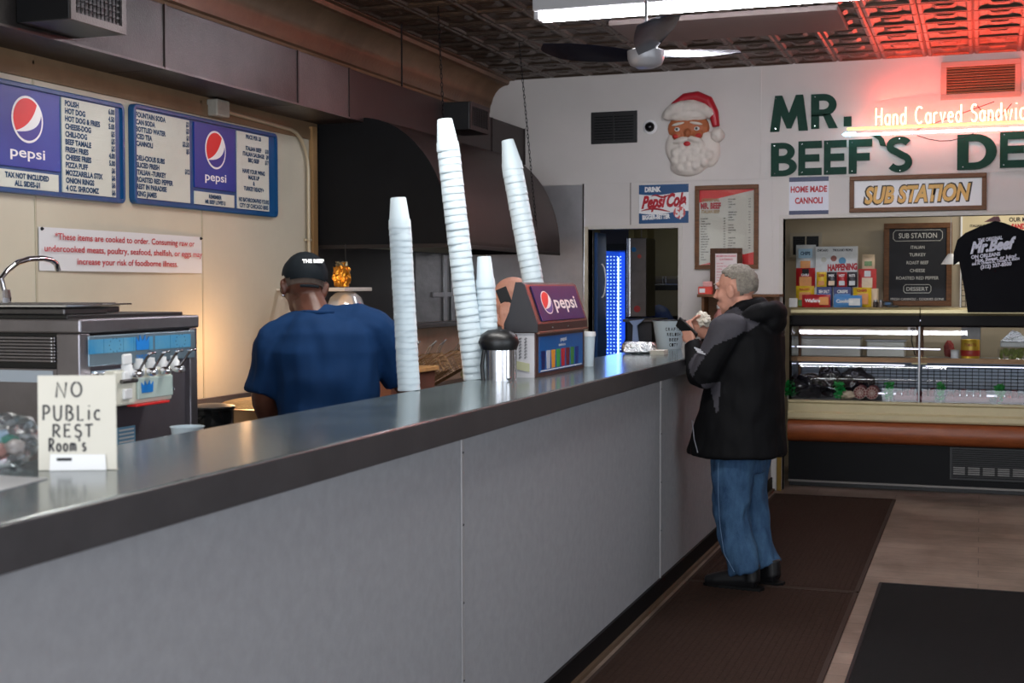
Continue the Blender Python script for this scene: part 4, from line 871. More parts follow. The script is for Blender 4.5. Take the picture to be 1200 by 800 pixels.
def frame_thing(name, lab, cat, x0, x1, z0, z1, Y, fw, m, dep=.03):
    t = thing(name, lab, cat, ((x0+x1)/2, Y, z0))
    b = B().box(x0, x1, Y-dep, Y-.001, z1-fw, z1, .004).box(x0, x1, Y-dep, Y-.001, z0, z0+fw, .004).box(x0, x0+fw, Y-dep, Y-.001, z0+fw, z1-fw, .004).box(x1-fw, x1, Y-dep, Y-.001, z0+fw, z1-fw, .004)
    b.build('frame', m, t); return t
x0, x1, z0, z1 = rect(815, 218, 889, 315)
t = frame_thing('framed_menu', 'large wood-framed printed menu on the back wall above the customer\'s head', 'framed menu', x0, x1, z0, z1, YB, .035, wood, .03)
ia, ib, ic, id_ = x0+.033, x1-.033, z0+.033, z1-.033; W, Hh = ib-ia, id_-ic
pp = B().box(ia, ib, YB-.012, YB-.004, ic, id_).build('print_sheet', mat('menu_cream', (206, 204, 192), .6), t)
B().prism([(ia, YB-.0135, id_), (ib, YB-.0135, id_), (ib, YB-.0135, id_-.01), (ia, YB-.0135, id_-Hh*.17)], (0, .001, 0)).build('red_wedge', red, pp)
B().prism([(ia, YB-.0135, ic), (ib, YB-.0135, ic), (ib, YB-.0135, ic+Hh*.17), (ia+W*.05, YB-.0135, ic+.005)], (0, .001, 0)).build('red_wedge', red, pp)
b = B(); put_text(b, 'MR. BEEF', (ia+.012, YB-.0145, id_-Hh*.25), UX, VZ, Hh*.075, W*.37, 'l', .05); b.build('heading', inkr, pp)
b = B(); put_text(b, 'ORIGINAL', (ia+.02, YB-.0145, id_-Hh*.155), UX, VZ, Hh*.04, W*.33, 'l', .05); put_text(b, 'ITALIAN BEEF', (ia+.02, YB-.0145, id_-Hh*.31), UX, VZ, Hh*.04, W*.33, 'l', .04); b.build('gold_heading', mat('ink_gold', (160, 130, 80), .5), pp)
b = B(); items = ['ITALIAN BEEF', 'COMBO', 'ITALIAN SAUSAGE', 'MEATBALL', 'HOT DOG', 'POLISH', 'CHILI DOG', 'HAMBURGER', 'CHEESEBURGER', 'FRENCH FRIES', 'CHEESE FRIES', 'PIZZA PUFF', 'TAMALE', 'ONION RINGS', 'SOUP', 'CHILI', 'CANNOLI']
for i, s_ in enumerate(items):
    z = id_-Hh*(.39+.034*i); put_text(b, s_, (ia+.014, YB-.0145, z), UX, VZ, .0085, None, 'l', .03, xs=.8); put_text(b, '%d.%02d' % (3+i % 5, (i*25) % 100), (ia+W*.48, YB-.0145, z), UX, VZ, .0085, None, 'r', .03, xs=.8)
for i in range(20):
    if i in (4, 9, 14): continue
    z = id_-Hh*(.14+.034*i); put_text(b, items[(i*5) % 17], (ia+W*.53, YB-.0145, z), UX, VZ, .0085, None, 'l', .03, xs=.8); put_text(b, '%d.50' % (2+i % 6), (ib-.03, YB-.0145, z), UX, VZ, .0085, None, 'r', .03, xs=.8)
b.build('price_list', ink, pp)
B().box(ia, ib, YB-.021, YB-.019, ic, id_).build('glazing', pglass, t)
# wooden shelf box, small frame, things on it
x0, x1, zt_ = -2.10, -1.46, 1.548
sh = thing('wall_shelf', 'brown wooden box shelf on the back wall behind the customer\'s head', 'shelf', (-1.78, YB, 1.2))
B().box(x0, x1, 10.34, YB-.002, zt_-.022, zt_, .003).build('top_board', woodx, sh)
B().box(x0+.03, x0+.05, 10.37, YB-.002, 1.2, zt_-.022).box(x1-.05, x1-.03, 10.37, YB-.002, 1.2, zt_-.022).build('side_board', wood, sh)
B().box(x0+.03, x1-.03, YB-.02, YB-.004, 1.2, zt_-.022).build('back_board', wood, sh)
B().box(x0+.03, x1-.03, 10.37, YB-.002, 1.2, 1.22).build('lower_board', woodx, sh)
a0_, a1_, c0_, c1_ = rect(834, 291, 869, 345, 10.42)
t = frame_thing('framed_notice', 'rough wood frame holding a pink-lettered notice, standing on the box shelf', 'framed notice', a0_-.01, a1_+.005, zt_+.001, c1_, 10.43, .04, woodd, .025)
i0, i1, j0, j1 = a0_+.03, a1_-.035, zt_+.04, c1_-.038
p_ = B().box(i0, i1, 10.415, 10.42, j0, j1).build('notice_paper', mat('paper_pinkish', (226, 214, 212), .6), t)
b = B(); hgt = j1-j0; put_text(b, 'MR BEEF ON ORLEANS', ((i0+i1)/2, 10.413, j1-.03), UX, VZ, .013, (i1-i0)*.9, 'c', .03); put_text(b, 'CATERING', ((i0+i1)/2, 10.413, j1-.055), UX, VZ, .013, (i1-i0)*.6, 'c', .03)
for k in range(9): put_text(b, ['BEEF TRAY', 'SAUSAGE TRAY', 'PEPPERS', 'BREAD', 'SALAD', 'PASTA', 'CHICKEN', 'COOKIES', 'CANNOLI'][k], (i0+.012, 10.413, j1-.085-k*.022), UX, VZ, .009, None, 'l', .01, xs=.9)
b.build('lettering', mat('ink_pink', (200, 90, 100), .5), p_)
t = thing('small_carton', 'small red and white carton at the left end of the box shelf', 'carton', (-2.05, 10.42, zt_))
B().box(-2.095, -1.985, 10.36, 10.45, zt_+.001, zt_+.06, .002).build('box', mat('carton_red', (214, 74, 60), .5), t)
B().box(-2.085, -2.04, 10.358, 10.36, zt_+.012, zt_+.045).build('label_patch', pw, t)
tag(B().box(-2.06, -1.99, 10.37, 10.44, zt_+.061, zt_+.10, .003).build('sugar_packets', mat('packets_pink', (220, 160, 155), .6)), 'pale pink packet bundle lying on the small red carton', 'packets')
t = thing('pink_bottle', 'squat bottle of pink sauce on the lower board of the box shelf', 'bottle', (-1.93, 10.45, 1.22))
B().lathe((-1.93, 10.45, 1.22), [(0, 0), (.05, 0), (.055, .02), (.055, .16), (.03, .2), (.03, .215)], 20).build('bottle', mat('sauce_pink', (190, 130, 120), .35), t, smooth=True)
B().lathe((-1.93, 10.45, 1.435), [(.035, 0), (.035, .03), (0, .032)], 18).build('cap', pw, t, smooth=True)
tag(B().box(-1.90, -1.74, 10.34, 10.36, 1.221, 1.40, .002).build('paper_box', mat('pale_blue_box', (196, 206, 222), .5)), 'pale blue-white box standing at the front of the box shelf', 'box')
# home made cannoli sign
x0, x1, z0, z1 = rect(925, 208, 971, 251)
t = thing('cannoli_sign', 'HOME MADE CANNOLI paper sign with dark blue bands', 'sign', ((x0+x1)/2, YB, z0))
B().box(x0, x1, YB-.008, YB-.001, z0, z1).build('paper', mat('paper_bluish', (214, 216, 226), .4), t)
B().box(x0, x1, YB-.010, YB-.008, z1-.035, z1).build('band', mat('band_navy', (26, 40, 80), .4), t); B().box(x0, x1, YB-.010, YB-.008, z0, z0+.032).build('band', MATS['band_navy'], t)
b = B(); put_text(b, 'HOME MADE', ((x0+x1)/2, YB-.009, z0+(z1-z0)*.60), UX, VZ, .045, (x1-x0)*.92, 'c', .04); put_text(b, 'CANNOLI', ((x0+x1)/2, YB-.009, z0+(z1-z0)*.30), UX, VZ, .045, (x1-x0)*.7, 'c', .04); b.build('lettering', inkr, t)
# sub station sign
x0, x1, z0, z1 = rect(996, 206, 1156, 248)
z0 = 2.172; z1 = 2.447
t = frame_thing('sub_station_sign', 'long wood-framed SUB STATION sign with yellow outlined letters', 'sign', x0, x1, z0, z1, YB, .034, woodx, .035)
B().box(x0+.03, x1-.03, YB-.012, YB-.003, z0+.03, z1-.03).build('board', pw, t)
b = B(); put_text(b, 'SUB STATION', ((x0+x1)/2, YB-.013, z0+.072), (1, 0, .015), VZ, .125, (x1-x0)*.80, 'c', .075, .22); b.build('letter_outline', mat('outline_dark', (56, 50, 44), .5), t)
b = B(); put_text(b, 'SUB STATION', ((x0+x1)/2, YB-.0145, z0+.076), (1, 0, .015), VZ, .117, (x1-x0)*.775, 'c', .042, .22); b.build('letter_fill', mat('letter_yellow', (222, 172, 84), .45), t)
# big wooden letters
def big(ch, pa, pb_, lab, depth=.022):
    x0, x1, z0, z1 = rect(*pa, *pb_); w_, h_ = x1-x0, z1-z0; t_ = .245
    P = lambda pts: [(x0+u*w_, YB-depth, z0+v*h_) for u, v in pts]
    t = thing('wall_letter', lab, 'letter', ((x0+x1)/2, YB, z0), 'green wooden letters on the back wall')
    b = B(); D = (0, depth-.001, 0); s_ = .29; k = .21
    if ch == 'E': b.prism(P([(0, 0), (1, 0), (1, k), (s_, k), (s_, .4), (.9, .4), (.9, .4+k), (s_, .4+k), (s_, 1-k), (1, 1-k), (1, 1), (0, 1)]), D)
    elif ch == 'F': b.prism(P([(0, 0), (.34, 0), (.34, .38), (.9, .38), (.9, .60), (.34, .60), (.34, .79), (1, .79), (1, 1), (0, 1)]), D)
    elif ch == 'M': b.prism(P([(0, 0), (.13, 1), (.32, 1), (.5, .5), (.68, 1), (.87, 1), (1, 0), (.76, 0), (.71, .45), (.56, .08), (.44, .08), (.29, .45), (.24, 0)]), D)
    elif ch == 'L': b.prism(P([(0, 0), (1, 0), (1, k), (.34, k), (.34, 1), (0, 1)]), D)
    elif ch in '.I': b.prism(P([(0, 0), (1, 0), (1, 1), (0, 1)]), D)
    elif ch == "'": b.prism(P([(0, .85), (.4, 1), (.8, .6), (1, 0), (.55, .1), (.4, .55)]), D)
    else:
        def loop(outer, inner):
            # ring from matching outlines
            O = [b.bm.verts.new(p) for p in P(outer)]; I = [b.bm.verts.new(p) for p in P(inner)]; n = len(O); dv = Vector(D)
            O2 = [b.bm.verts.new(v.co+dv) for v in O]; I2 = [b.bm.verts.new(v.co+dv) for v in I]; fs = []
            for i in range(n):
                j = (i+1) % n
                for q in ((O[i], O[j], I[j], I[i]), (O2[i], I2[i], I2[j], O2[j]), (O[i], O2[i], O2[j], O[j]), (I[i], I[j], I2[j], I2[i])): fs.append(b.bm.faces.new(q))
            bmesh.ops.recalc_face_normals(b.bm, faces=fs)
        def dshape(v0, v1, u1, st, th):
            cy = (v0+v1)/2; h2 = (v1-v0)/2; ux = u1-.45
            out = [(0, v0)]+[(.45+ux*math.cos(a), cy+h2*math.sin(a)) for a in [math.radians(-90+180*i/12) for i in range(13)]]+[(0, v1)]
            inn = [(st, v0+th)]+[(.45+(ux-st*.95)*math.cos(a), cy+(h2-th)*math.sin(a)) for a in [math.radians(-90+180*i/12) for i in range(13)]]+[(st, v1-th)]
            loop(out, inn)
        if ch == 'D': dshape(0, 1, 1, .29, .2)
        if ch == 'B': dshape(.44, 1, .92, .3, .17); b.bm.transform(Matrix.Translation((0, -.0012, 0))); dshape(0, .56, 1, .3, .17)
        if ch == 'R': dshape(.36, 1, .95, .3, .19); b.prism(P([(0, 0), (.3, 0), (.3, .4), (0, .4)]), D); b.prism(P([(.42, .42), (.72, .42), (1, 0), (.66, 0)]), D)
        if ch == 'S':
            pts = [(.5+.43*math.cos(math.radians(a))*.85, .735+.165*math.sin(math.radians(a))) for a in range(25, 246, 20)]+[(.5+.43*math.cos(math.radians(a))*.85, .29+.19*math.sin(math.radians(a))) for a in range(70, -156, -20)]
            n = len(pts); Lf, Rt = [], []
            for i, (u, v) in enumerate(pts):
                du = (pts[min(i+1, n-1)][0]-pts[max(i-1, 0)][0])*w_; dv = (pts[min(i+1, n-1)][1]-pts[max(i-1, 0)][1])*h_; L_ = math.hypot(du, dv); hw = .026
                Lf.append((u-dv/L_*hw/w_, v+du/L_*hw/h_)); Rt.append((u+dv/L_*hw/w_, v-du/L_*hw/h_))
            loopv = P(Lf); rv = P(Rt); dv = Vector(D); fs = []
            A1 = [b.bm.verts.new(p) for p in loopv]; A2 = [b.bm.verts.new(p) for p in rv]; A3 = [b.bm.verts.new(Vector(p)+dv) for p in loopv]; A4 = [b.bm.verts.new(Vector(p)+dv) for p in rv]
            for i in range(n-1):
                for q in ((A1[i], A1[i+1], A2[i+1], A2[i]), (A3[i], A4[i], A4[i+1], A3[i+1]), (A1[i], A3[i], A3[i+1], A1[i+1]), (A2[i], A2[i+1], A4[i+1], A4[i])): fs.append(b.bm.faces.new(q))
            fs.append(b.bm.faces.new((A1[0], A2[0], A4[0], A3[0]))); fs.append(b.bm.faces.new((A1[-1], A3[-1], A4[-1], A2[-1])))
            bmesh.ops.recalc_face_normals(b.bm, faces=fs)
    b.build('letter_body', green, t)
    if ch not in ".'":
        b = B()
        for u, v in ((.15, .08), (.15, .92)) if ch != 'S' else ((.55, .06), (.5, .92)): b.lathe((x0+u*w_, YB-depth, z0+v*h_), [(.006, 0), (.004, .003), (0, .003)], 8, (0, -1, 0))
        b.build('screws', chrome, t)
for a in (('M', (903, 113), (947, 153), 'green letter M starting the upper row'), ('R', (951, 111), (982, 150), 'green letter R right after the M in the upper row'), ('.', (989, 137), (998, 148), 'small green square full stop ending MR.'),
          ('B', (904, 168), (934, 206), 'green letter B starting the lower row'), ('E', (936, 166), (963, 205), 'green letter E next to the B in the lower row'), ('E', (966, 165), (992, 204), 'green letter E just before the F'), ('F', (995, 164), (1022, 203), 'green letter F in the lower row'),
          ("'", (1023, 157), (1039, 172), 'green apostrophe between the F and the S'), ('S', (1039, 160), (1069, 202), 'green letter S after the apostrophe'), ('D', (1122, 158), (1168, 198), 'green letter D after the gap in the lower row'), ('E', (1172, 155), (1203, 196), 'green letter E at the right edge of the picture'), ('L', (1208, 154), (1238, 195), 'green letter L after the last E of the lower row'), ('I', (1243, 153), (1253, 194), 'green letter I ending the lower row')):
    big(*a)
# white-pink wall vent top right
x0, x1, z0, z1 = rect(1103, 70, 1196, 116); z0 = 3.0; z1 = 3.28
t = thing('return_grille', 'brown louvred air grille with painted frame at the top right', 'vent', ((x0+x1)/2, YB, z0)); fw = .04
B().box(x0, x1, YB-.02, YB-.001, z1-fw, z1, .003).box(x0, x1, YB-.02, YB-.001, z0, z0+fw, .003).box(x0, x0+fw, YB-.02, YB-.001, z0+fw, z1-fw, .003).box(x1-fw, x1, YB-.02, YB-.001, z0+fw, z1-fw, .003).build('frame', mat('grille_frame', (176, 150, 136), .5), t)
B().box(x0+fw, x1-fw, YB-.006, YB-.001, z0+fw, z1-fw).build('backing', blackm, t)
for i in range(10):
    z = z0+fw+.01+i*(z1-z0-2*fw-.02)/9; B().prism([(x0+fw, YB-.018, z-.007), (x0+fw, YB-.006, z+.005), (x0+fw, YB-.006, z+.008), (x0+fw, YB-.018, z-.004)], (x1-x0-2*fw, 0, 0)).build('slat', mat('slat_brown', (170, 120, 86), .5), t)
# neon sign
YN = YB-.13
ns = thing('neon_sign', 'glowing neon sign reading Hand Carved Sandwiches over yellow and blue lines', 'neon sign', (0, YN, 2.75))
def neon(name, c__, es): 
    m = bpy.data.materials.new(name); m.use_nodes = True; N = m.node_tree.nodes; b = N['Principled BSDF']; b.inputs['Base Color'].default_value = (*c__, 1); b.inputs['Emission Color'].default_value = (*c__, 1); b.inputs['Emission Strength'].default_value = es; return m
nr_, ny_, nb_ = neon('neon_red', (1, .11, .06), 20), neon('neon_yellow', (1, .5, .08), 5), neon('neon_blue', (.25, .75, 1), 7)
xN = at(1026, 147, 1, YN).x; zN = at(1026, 147, 1, YN).z
b = B(); wd = strokes(b, 'Hand Carved Sandwiches', (xN, YN, zN), UX, VZ, .128, .0064, .62, .20, 6); b.build('red_tubes', nr_, ns)
xs_ = at(990, 155, 1, YN).x
zY = at(1000, 151, 1, YN).z; zB_ = at(1000, 158, 1, YN).z; xE = xN+wd+.15
B().tube([(xs_+.02, YN, zY), (xE, YN, zY)], .009, 8).build('yellow_tube', ny_, ns)
B().tube([(xE, YN, zB_), (xs_, YN, zB_), (xs_-.012, YN, zB_+.006), (xs_, YN, zB_+.012), (xs_+.08, YN, zB_+.012)], .009, 8).build('blue_tube', nb_, ns)
b = B(); b.tube([(xN+.3+.08*i, YN+.03, zB_-.02-.05*math.sin(i/5*math.pi)) for i in range(6)], .003, 6); b.tube([(xN+.3+.06*i, YN+.03, zY-.02+.02*i) for i in range(10)], .003, 6); b.tube([(xN+.72+.03*i, YN+.02, zN+.12-.1*math.sin(i/8*math.pi)) for i in range(9)], .003, 6)
b.build('wires', ink, ns)
for x in (xs_+.1, xN+.4, xN+1.2): B().tube([(x, YN, zY), (x, YB, zY+.01)], .003, 6).build('standoff', glass, ns)
area('neon_glow', (.35, YN-.02, 2.97), (.30, YN-.6, 3.6), 2.2, .16, 26, (1, .07, .04))
# ---------------------------------------------------------------- ceiling light, panel, fan
tl = thing('tube_light', 'long bright fluorescent tube fitting on the ceiling near the back wall', 'ceiling light', (-1.4, 7.75, 3.24))
xa, xb_ = -2.56, -.10
B().box(xa, xb_, 7.66, 7.86, 3.26, 3.35, .01).build('housing', mat('fixture_white', (200, 202, 206), .5), tl)
tubem = mat('tube_glow', (255, 255, 255), .4, emit=(248, 246, 255), es=48)
for y in (7.72, 7.80): B().tube([(xa+.03, y, 3.235), (xb_-.03, y, 3.235)], .019, 14).build('tube', tubem, tl)
for x in (xa+.015, xb_-.015): B().box(x-.015, x+.015, 7.69, 7.83, 3.215, 3.265, .005).build('socket', MATS['fixture_white'], tl)
tag(B().box(-2.3, -.85, 8.45, 9.15, 3.30, 3.335, .004).build('ceiling_board', mat('board_greige', (120, 108, 104), .6)), 'flat grey-brown board fixed to tin ceiling behind the tube light', 'panel')
FX, FY, FZ = -1.70, 7.0, 2.80
fn = thing('ceiling_fan', 'three-bladed dark ceiling fan hanging on a thin rod below the tube light', 'fan', (FX, FY, FZ))
B().lathe((FX, FY, FZ-.03), [(0, 0), (.05, .002), (.085, .018), (.098, .05), (.1, .09), (.07, .1), (0, .102)], 32).build('hub', mat('hub_grey', (165, 165, 170), .35, .2), fn, smooth=True)
B().tube([(FX, FY, FZ+.05), (FX, FY, ZC)], .009, 12).build('down_rod', steel, fn)
B().lathe((FX, FY, ZC-.04), [(.02, -.01), (.05, .0), (.06, .04)], 22).build('canopy', steel, fn, smooth=True)
blm = mat('blade_dark', (34, 36, 50), .18, .3)
for k, a_ in enumerate((-70, 50, 170)):
    A = math.radians(a_); d = Vector((math.cos(A), math.sin(A), 0)); s_ = Vector((-d.y, d.x, 0)); b = B(); sec = []
    for i in range(11):
        f_ = i/10; r_ = .07+.55*f_; wdt = (.05+.062*math.sin(min(1, f_*1.25)*math.pi*.55))*(1 if f_ < .88 else math.sqrt(max(.05, 1-((f_-.88)/.125)**2))); tw = math.radians(24-12*f_)
        c0 = Vector((FX, FY, FZ+.045))+d*r_+Vector((0, 0, .07*f_)); e = s_*math.cos(tw)+Vector((0, 0, 1))*math.sin(tw); n_ = d.cross(e)
        sec.append([c0-e*wdt-n_*.002, c0-n_*.006, c0+e*wdt-n_*.002, c0+e*wdt+n_*.002, c0+n_*.006, c0-e*wdt+n_*.002])
    vs = [[b.bm.verts.new(p) for p in s__] for s__ in sec]
    for p_, q_ in zip(vs, vs[1:]):
        for j in range(6): b.bm.faces.new((p_[j], p_[(j+1) % 6], q_[(j+1) % 6], q_[j]))
    b.bm.faces.new(vs[0]); b.bm.faces.new(vs[-1][::-1]); bmesh.ops.recalc_face_normals(b.bm, faces=b.bm.faces[:])
    b.build('blade', blm, fn, smooth=True)
# ---------------------------------------------------------------- deli case
CX0, CX1, CXM = -1.455, 2.5, -.452
dc = thing('deli_case', 'long refrigerated deli display case with brown bumper in the station opening', 'display case', (.4, 11.2, 0))
def ext(name, prof, m, x0=CX0, x1=CX1, par=dc, sm=False, lab=None): return B().prism([(x0, y, z) for y, z in prof], (x1-x0, 0, 0)).build(name, m, par, lab, smooth=sm)
ext('base', [(10.86, .05), (10.86, .40), (11.75, .40), (11.75, .05)], mat('base_black', (10, 11, 14), .5, var=.15))
ext('toe_strip', [(10.84, .04), (10.84, .055), (10.88, .055), (10.88, .04)], mat('toe_grey', (120, 116, 112), .4, .5))
ext('kick', [(10.92, 0), (10.92, .05), (11.7, .05), (11.7, 0)], black)
bp = [(10.86, .365)]+[(10.84-.065*math.sin(math.radians(a)), .455-.085*math.cos(math.radians(a))) for a in range(15, 171, 15)]+[(10.86, .545)]
ext('bumper', bp, bumperw, sm=True)
ext('cream_moulding', [(10.88, .545), (10.815, .545), (10.805, .56), (10.805, .595), (10.83, .612), (10.83, .672), (10.815, .685), (10.815, .70), (10.9, .70)], cream)
ext('back_body', [(11.70, .4), (11.70, 1.0), (11.75, 1.0), (11.75, .4)], steel_d)
ext('deck', [(10.9, .62), (10.9, .695), (11.7, .695), (11.7, .62)], mat('deck_white', (120, 116, 116), .4))
ext('inner_wall', [(11.62, .7), (11.62, 1.02), (11.64, 1.02), (11.64, .7)], steel)
for x0, x1 in ((CX0, CXM-.004), (CXM+.004, CX1)):
    ext('top_rail', [(10.98, 1.375), (10.955, 1.395), (10.955, 1.42), (10.975, 1.436), (11.42, 1.436), (11.42, 1.375)], goldm, x0, x1)
    ext('dark_band', [(10.985, 1.285), (10.965, 1.30), (10.965, 1.374), (11.40, 1.374), (11.40, 1.36), (11.06, 1.35), (11.02, 1.285)], mat('band_black', (12, 8, 10), .5), x0, x1)
    gp = [(10.86+.12*(i/8)**1.6, .70+.59*i/8) for i in range(9)]
    b = B(); A1 = [b.bm.verts.new((x0+.02, y, z)) for y, z in gp]; A2 = [b.bm.verts.new((x1-.01, y, z)) for y, z in gp]
    for i in range(8): b.bm.faces.new((A1[i], A2[i], A2[i+1], A1[i+1]))
    b.build('curved_glass', glass, dc, smooth=True)
B().box(CXM-.006, CXM+.006, 10.85, 10.99, .70, 1.29).build('glass_joint', steel, dc)
B().box(CX0, CX0+.02, 10.87, 11.72, .7, 1.375, .003).build('end_glass', glass, dc)
B().box(CX0, CX0+.03, 11.35, 11.42, .7, 1.375, .003).build('end_post', wood, dc)
pbx = at(1078, 400, 1, 11.4).x
B().box(pbx-.03, pbx+.03, 11.36, 11.42, .98, 1.375, .003).build('centre_post', woodx, dc)
B().box(pbx-.06, pbx+.06, 11.33, 11.36, .97, 1.03, .003).build('post_bracket', goldm, dc)
zs = at(1000, 421, 1, 11.25).z
ext('shelf_edge', [(11.25, zs-.02), (11.25, zs+.02), (11.27, zs+.02), (11.27, zs-.02)], mat('edge_oak', (160, 122, 84), .5))
ext('upper_shelf', [(11.27, zs), (11.27, zs+.012), (11.70, zs+.012), (11.70, zs)], steel)
zg0, zg1 = .70, zs-.03
b = B(); k = 0; gx0 = at(1000, 440, 1, 11.6).x
ext('louvre_backing', [(11.60, zg0), (11.60, zg1), (11.62, zg1), (11.62, zg0)], mat('grille_back', (120, 128, 140), .4, .5))
b = B()
for i in range(9): b.box(gx0, CX1-.05, 11.585, 11.6, zg0+.03+i*.028, zg0+.036+i*.028)
for i in range(58): b.box(gx0+i*.05, gx0+.005+i*.05, 11.583, 11.587, zg0+.02, zg1-.02)
o = b.build('air_grille', ink, dc); o['kind'] = 'stuff'
# lit strips: lamp under the top rail; the other glowing tubes imitate reflections
cl = mat('lamp_and_reflection', (255, 255, 255), .4, emit=(225, 225, 255), es=2.2)
B().tube([(CX0+.1, 11.04, 1.335), (CX1-.1, 11.04, 1.335)], .004, 8).build('rail_lamp', cl, dc)
B().tube([(CX0+.03, 11.235, zs-.04), (at(1060, 400, 1, 11.2).x, 11.235, zs-.04)], .004, 8).build('shelf_reflection', cl, dc)  # glowing tube added for a white reflection line along the shelf
B().tube([(at(1085, 400, 1, 11.2).x, 11.235, zs-.045), (CX1-.1, 11.235, zs-.045)], .0035, 8).build('shelf_reflection', cl, dc)
zq = at(960, 406, 1, 11.15).z
B().tube([(CX0+.03, 11.12, zq), (at(1102, 405, 1, 11.15).x, 11.12, zq-.01)], .005, 8).build('sloping_reflection', cl, dc)  # reflection line in the curved glass, put in as a glowing tube
zq = at(1040, 461, 1, 11.0).z
for pa, pb_ in ((1013, 1062), (1122, 1180)): B().tube([(at(pa, 460, 1, 11.0).x, 11.0, zq), (at(pb_, 460, 1, 11.0).x, 11.0, zq)], .007, 8).build('rail_glint', mat('rail_glint_white', (235, 235, 245), .3, emit=(235, 235, 255), es=.8), dc)  # white glint lines above the pans, built as faintly glowing rails
# vent grille with bright filter tabs
gx, gz0, gz1 = -.22, .105, .36
vg = B().box(gx, CX1-.1, 10.845, 10.86, gz0, gz1, .003).build('base_grille', black, dc)
for i in range(14):
    B().box(gx+.02, CX1-.12, 10.84, 10.845, gz0+.02+i*.0165, gz0+.027+i*.0165).build('slat', blackm, dc)
b = B()
for i in range(5):
    for k in range(4): b.box(gx+.03+i*.108, gx+.115+i*.108, 10.836, 10.84, gz0+.045+k*.016, gz0+.055+k*.016)
b.build('filter_tabs', mat('tab_grey', (130, 130, 128), .5), dc)
# brass corner guard by the counter end
tag(B().box(-1.505, -1.468, YB-.03, YB-.012, 0, .6, .003).build('corner_guard', mat('brass', (150, 120, 60), .35, .8)), 'brass corner guard at floor level between counter end and deli case', 'trim')
# goods inside the case
def gx_(px, Y=11.05): return at(px, 450, 1, Y).x
def crump_thing(name, px, Y, z, r, m, lab, cat, seed, amp=.25):
    o = crumple((gx_(px, Y), Y, z+r[2]*.95), r, name, m, seed, amp)
    for p in o.data.polygons: p.use_smooth = True
    return tag(o, lab, cat)
wrap = mat('black_wrap', (26, 24, 30), .12, coat=.5)
crump_thing('wrapped_meat', 948, 11.1, .70, (.13, .12, .10), wrap, 'large black-wrapped meat at the left end of the deli case', 'meat', 1)
crump_thing('wrapped_meat', 972, 11.25, .70, (.10, .1, .13), wrap, 'black-wrapped meat leaning behind the first green divider', 'meat', 5)
crump_thing('wrapped_meat', 1003, 11.35, .70, (.14, .1, .12), wrap, 'black-wrapped meat behind the two netted salamis', 'meat', 8)
crump_thing('deli_parcel', 993, 11.0, .70, (.07, .06, .035), mat('parcel_cream', (205, 185, 160), .5), 'flat cream wrapped parcel left of the netted salamis', 'parcel', 9)
for i, px in enumerate((1008, 1022)):
    x = gx_(px, 11.0); t = thing('salami', ['netted salami showing its cut end, left one of the pair', 'netted salami showing its cut end, right one of the pair'][i], 'salami', (x, 11.05, .70), 'netted salamis in the case')
    B().lathe((x, 10.97, .755), [(0, 0), (.042, .002), (.05, .015), (.052, .2), (.03, .24), (0, .245)], 20, (0, 1, 0)).build('roll', mat('salami_red', (120, 46, 44), .45, var=.3, vs=40), t, smooth=True)
    b = B()
    for k in range(6):
        a_ = k*math.pi/6; b.tube([(x+.05*math.cos(a_), 10.968, .755+.05*math.sin(a_)), (x-.05*math.cos(a_), 10.968, .755-.05*math.sin(a_))], .002, 4)
    for rr in (.025, .05): b.tube([(x+rr*math.cos(k*.524), 10.966, .755+rr*math.sin(k*.524)) for k in range(13)], .002, 4)
    b.build('netting', mat('net_white', (200, 180, 170), .6), t)
pinkm = mat('meat_pink', (112, 22, 34), .5, var=.2, vs=25)
for i, (pa, pb_) in enumerate(((1048, 1096), (1108, 1160), (1168, 1215))):
    xa_, xb2 = gx_(pa, 11.0), gx_(pb_, 11.0); lab = ['pan of pink sliced meat under the glass joint', 'pan of pink sliced meat between the right pair of green dividers', 'pan of pink sliced meat at the right edge of the picture'][i]
    t = thing('meat_pan', lab, 'pan', ((xa_+xb2)/2, 11.1, .70), 'meat pans in the case')
    B().box(xa_, xb2, 10.93, 11.25, .70, .715, .003).box(xa_, xb2, 10.93, 10.94, .70, .745, .002).box(xa_, xb2, 11.24, 11.25, .70, .745).box(xa_, xa_+.008, 10.93, 11.25, .70, .745).box(xb2-.008, xb2, 10.93, 11.25, .70, .745).build('tray', mat('tray_pink', (130, 56, 66), .3), t)
    n = int((xb2-xa_)/.05)
    for k in range(n): B().box(xa_+.012+k*.05, xa_+.055+k*.05, 10.96, 11.22, .716, .765+.012*((k*7) % 3), .012).build('slice', pinkm, t)
for i, px in enumerate((924, 984, 1042, 1103, 1172)):
    x = gx_(px, 10.98); lab = ['green plastic leaf divider at the far left of the deli case', 'green plastic leaf divider right of the large black-wrapped meat', 'green plastic leaf divider right of the salamis', 'green plastic leaf divider left of the middle pink meat pan', 'green plastic leaf divider nearest the right edge'][i]
    t = thing('leaf_divider', lab, 'divider', (x, 11.0, .70), 'green leaf dividers in the case')
    B().box(x-.004, x+.004, 10.93, 11.16, .70, .74).build('base_strip', mat('divider_clear', (200, 200, 190), .3), t)
    b = B(); random.seed(i)
    lf = mat('leaf_green', (14, 140, 60), .4)
    for k in range(150):
        y = random.uniform(10.905, 11.05); z = random.uniform(.715, .84); xx = x+random.gauss(0, .016)*(1.1 if px < 1000 else .8); a_ = random.uniform(0, 6.28); q = Vector((math.cos(a_), math.sin(a_), random.uniform(-.3, .8))).normalized()*.022; s_ = q.orthogonal().normalized()*.013
        p_ = Vector((xx, y, z)); b.poly([p_-s_, p_+q*.5-s_*1.4, p_+q, p_+s_])
    o = b.build('leaves', lf, t); o['kind'] = 'stuff'
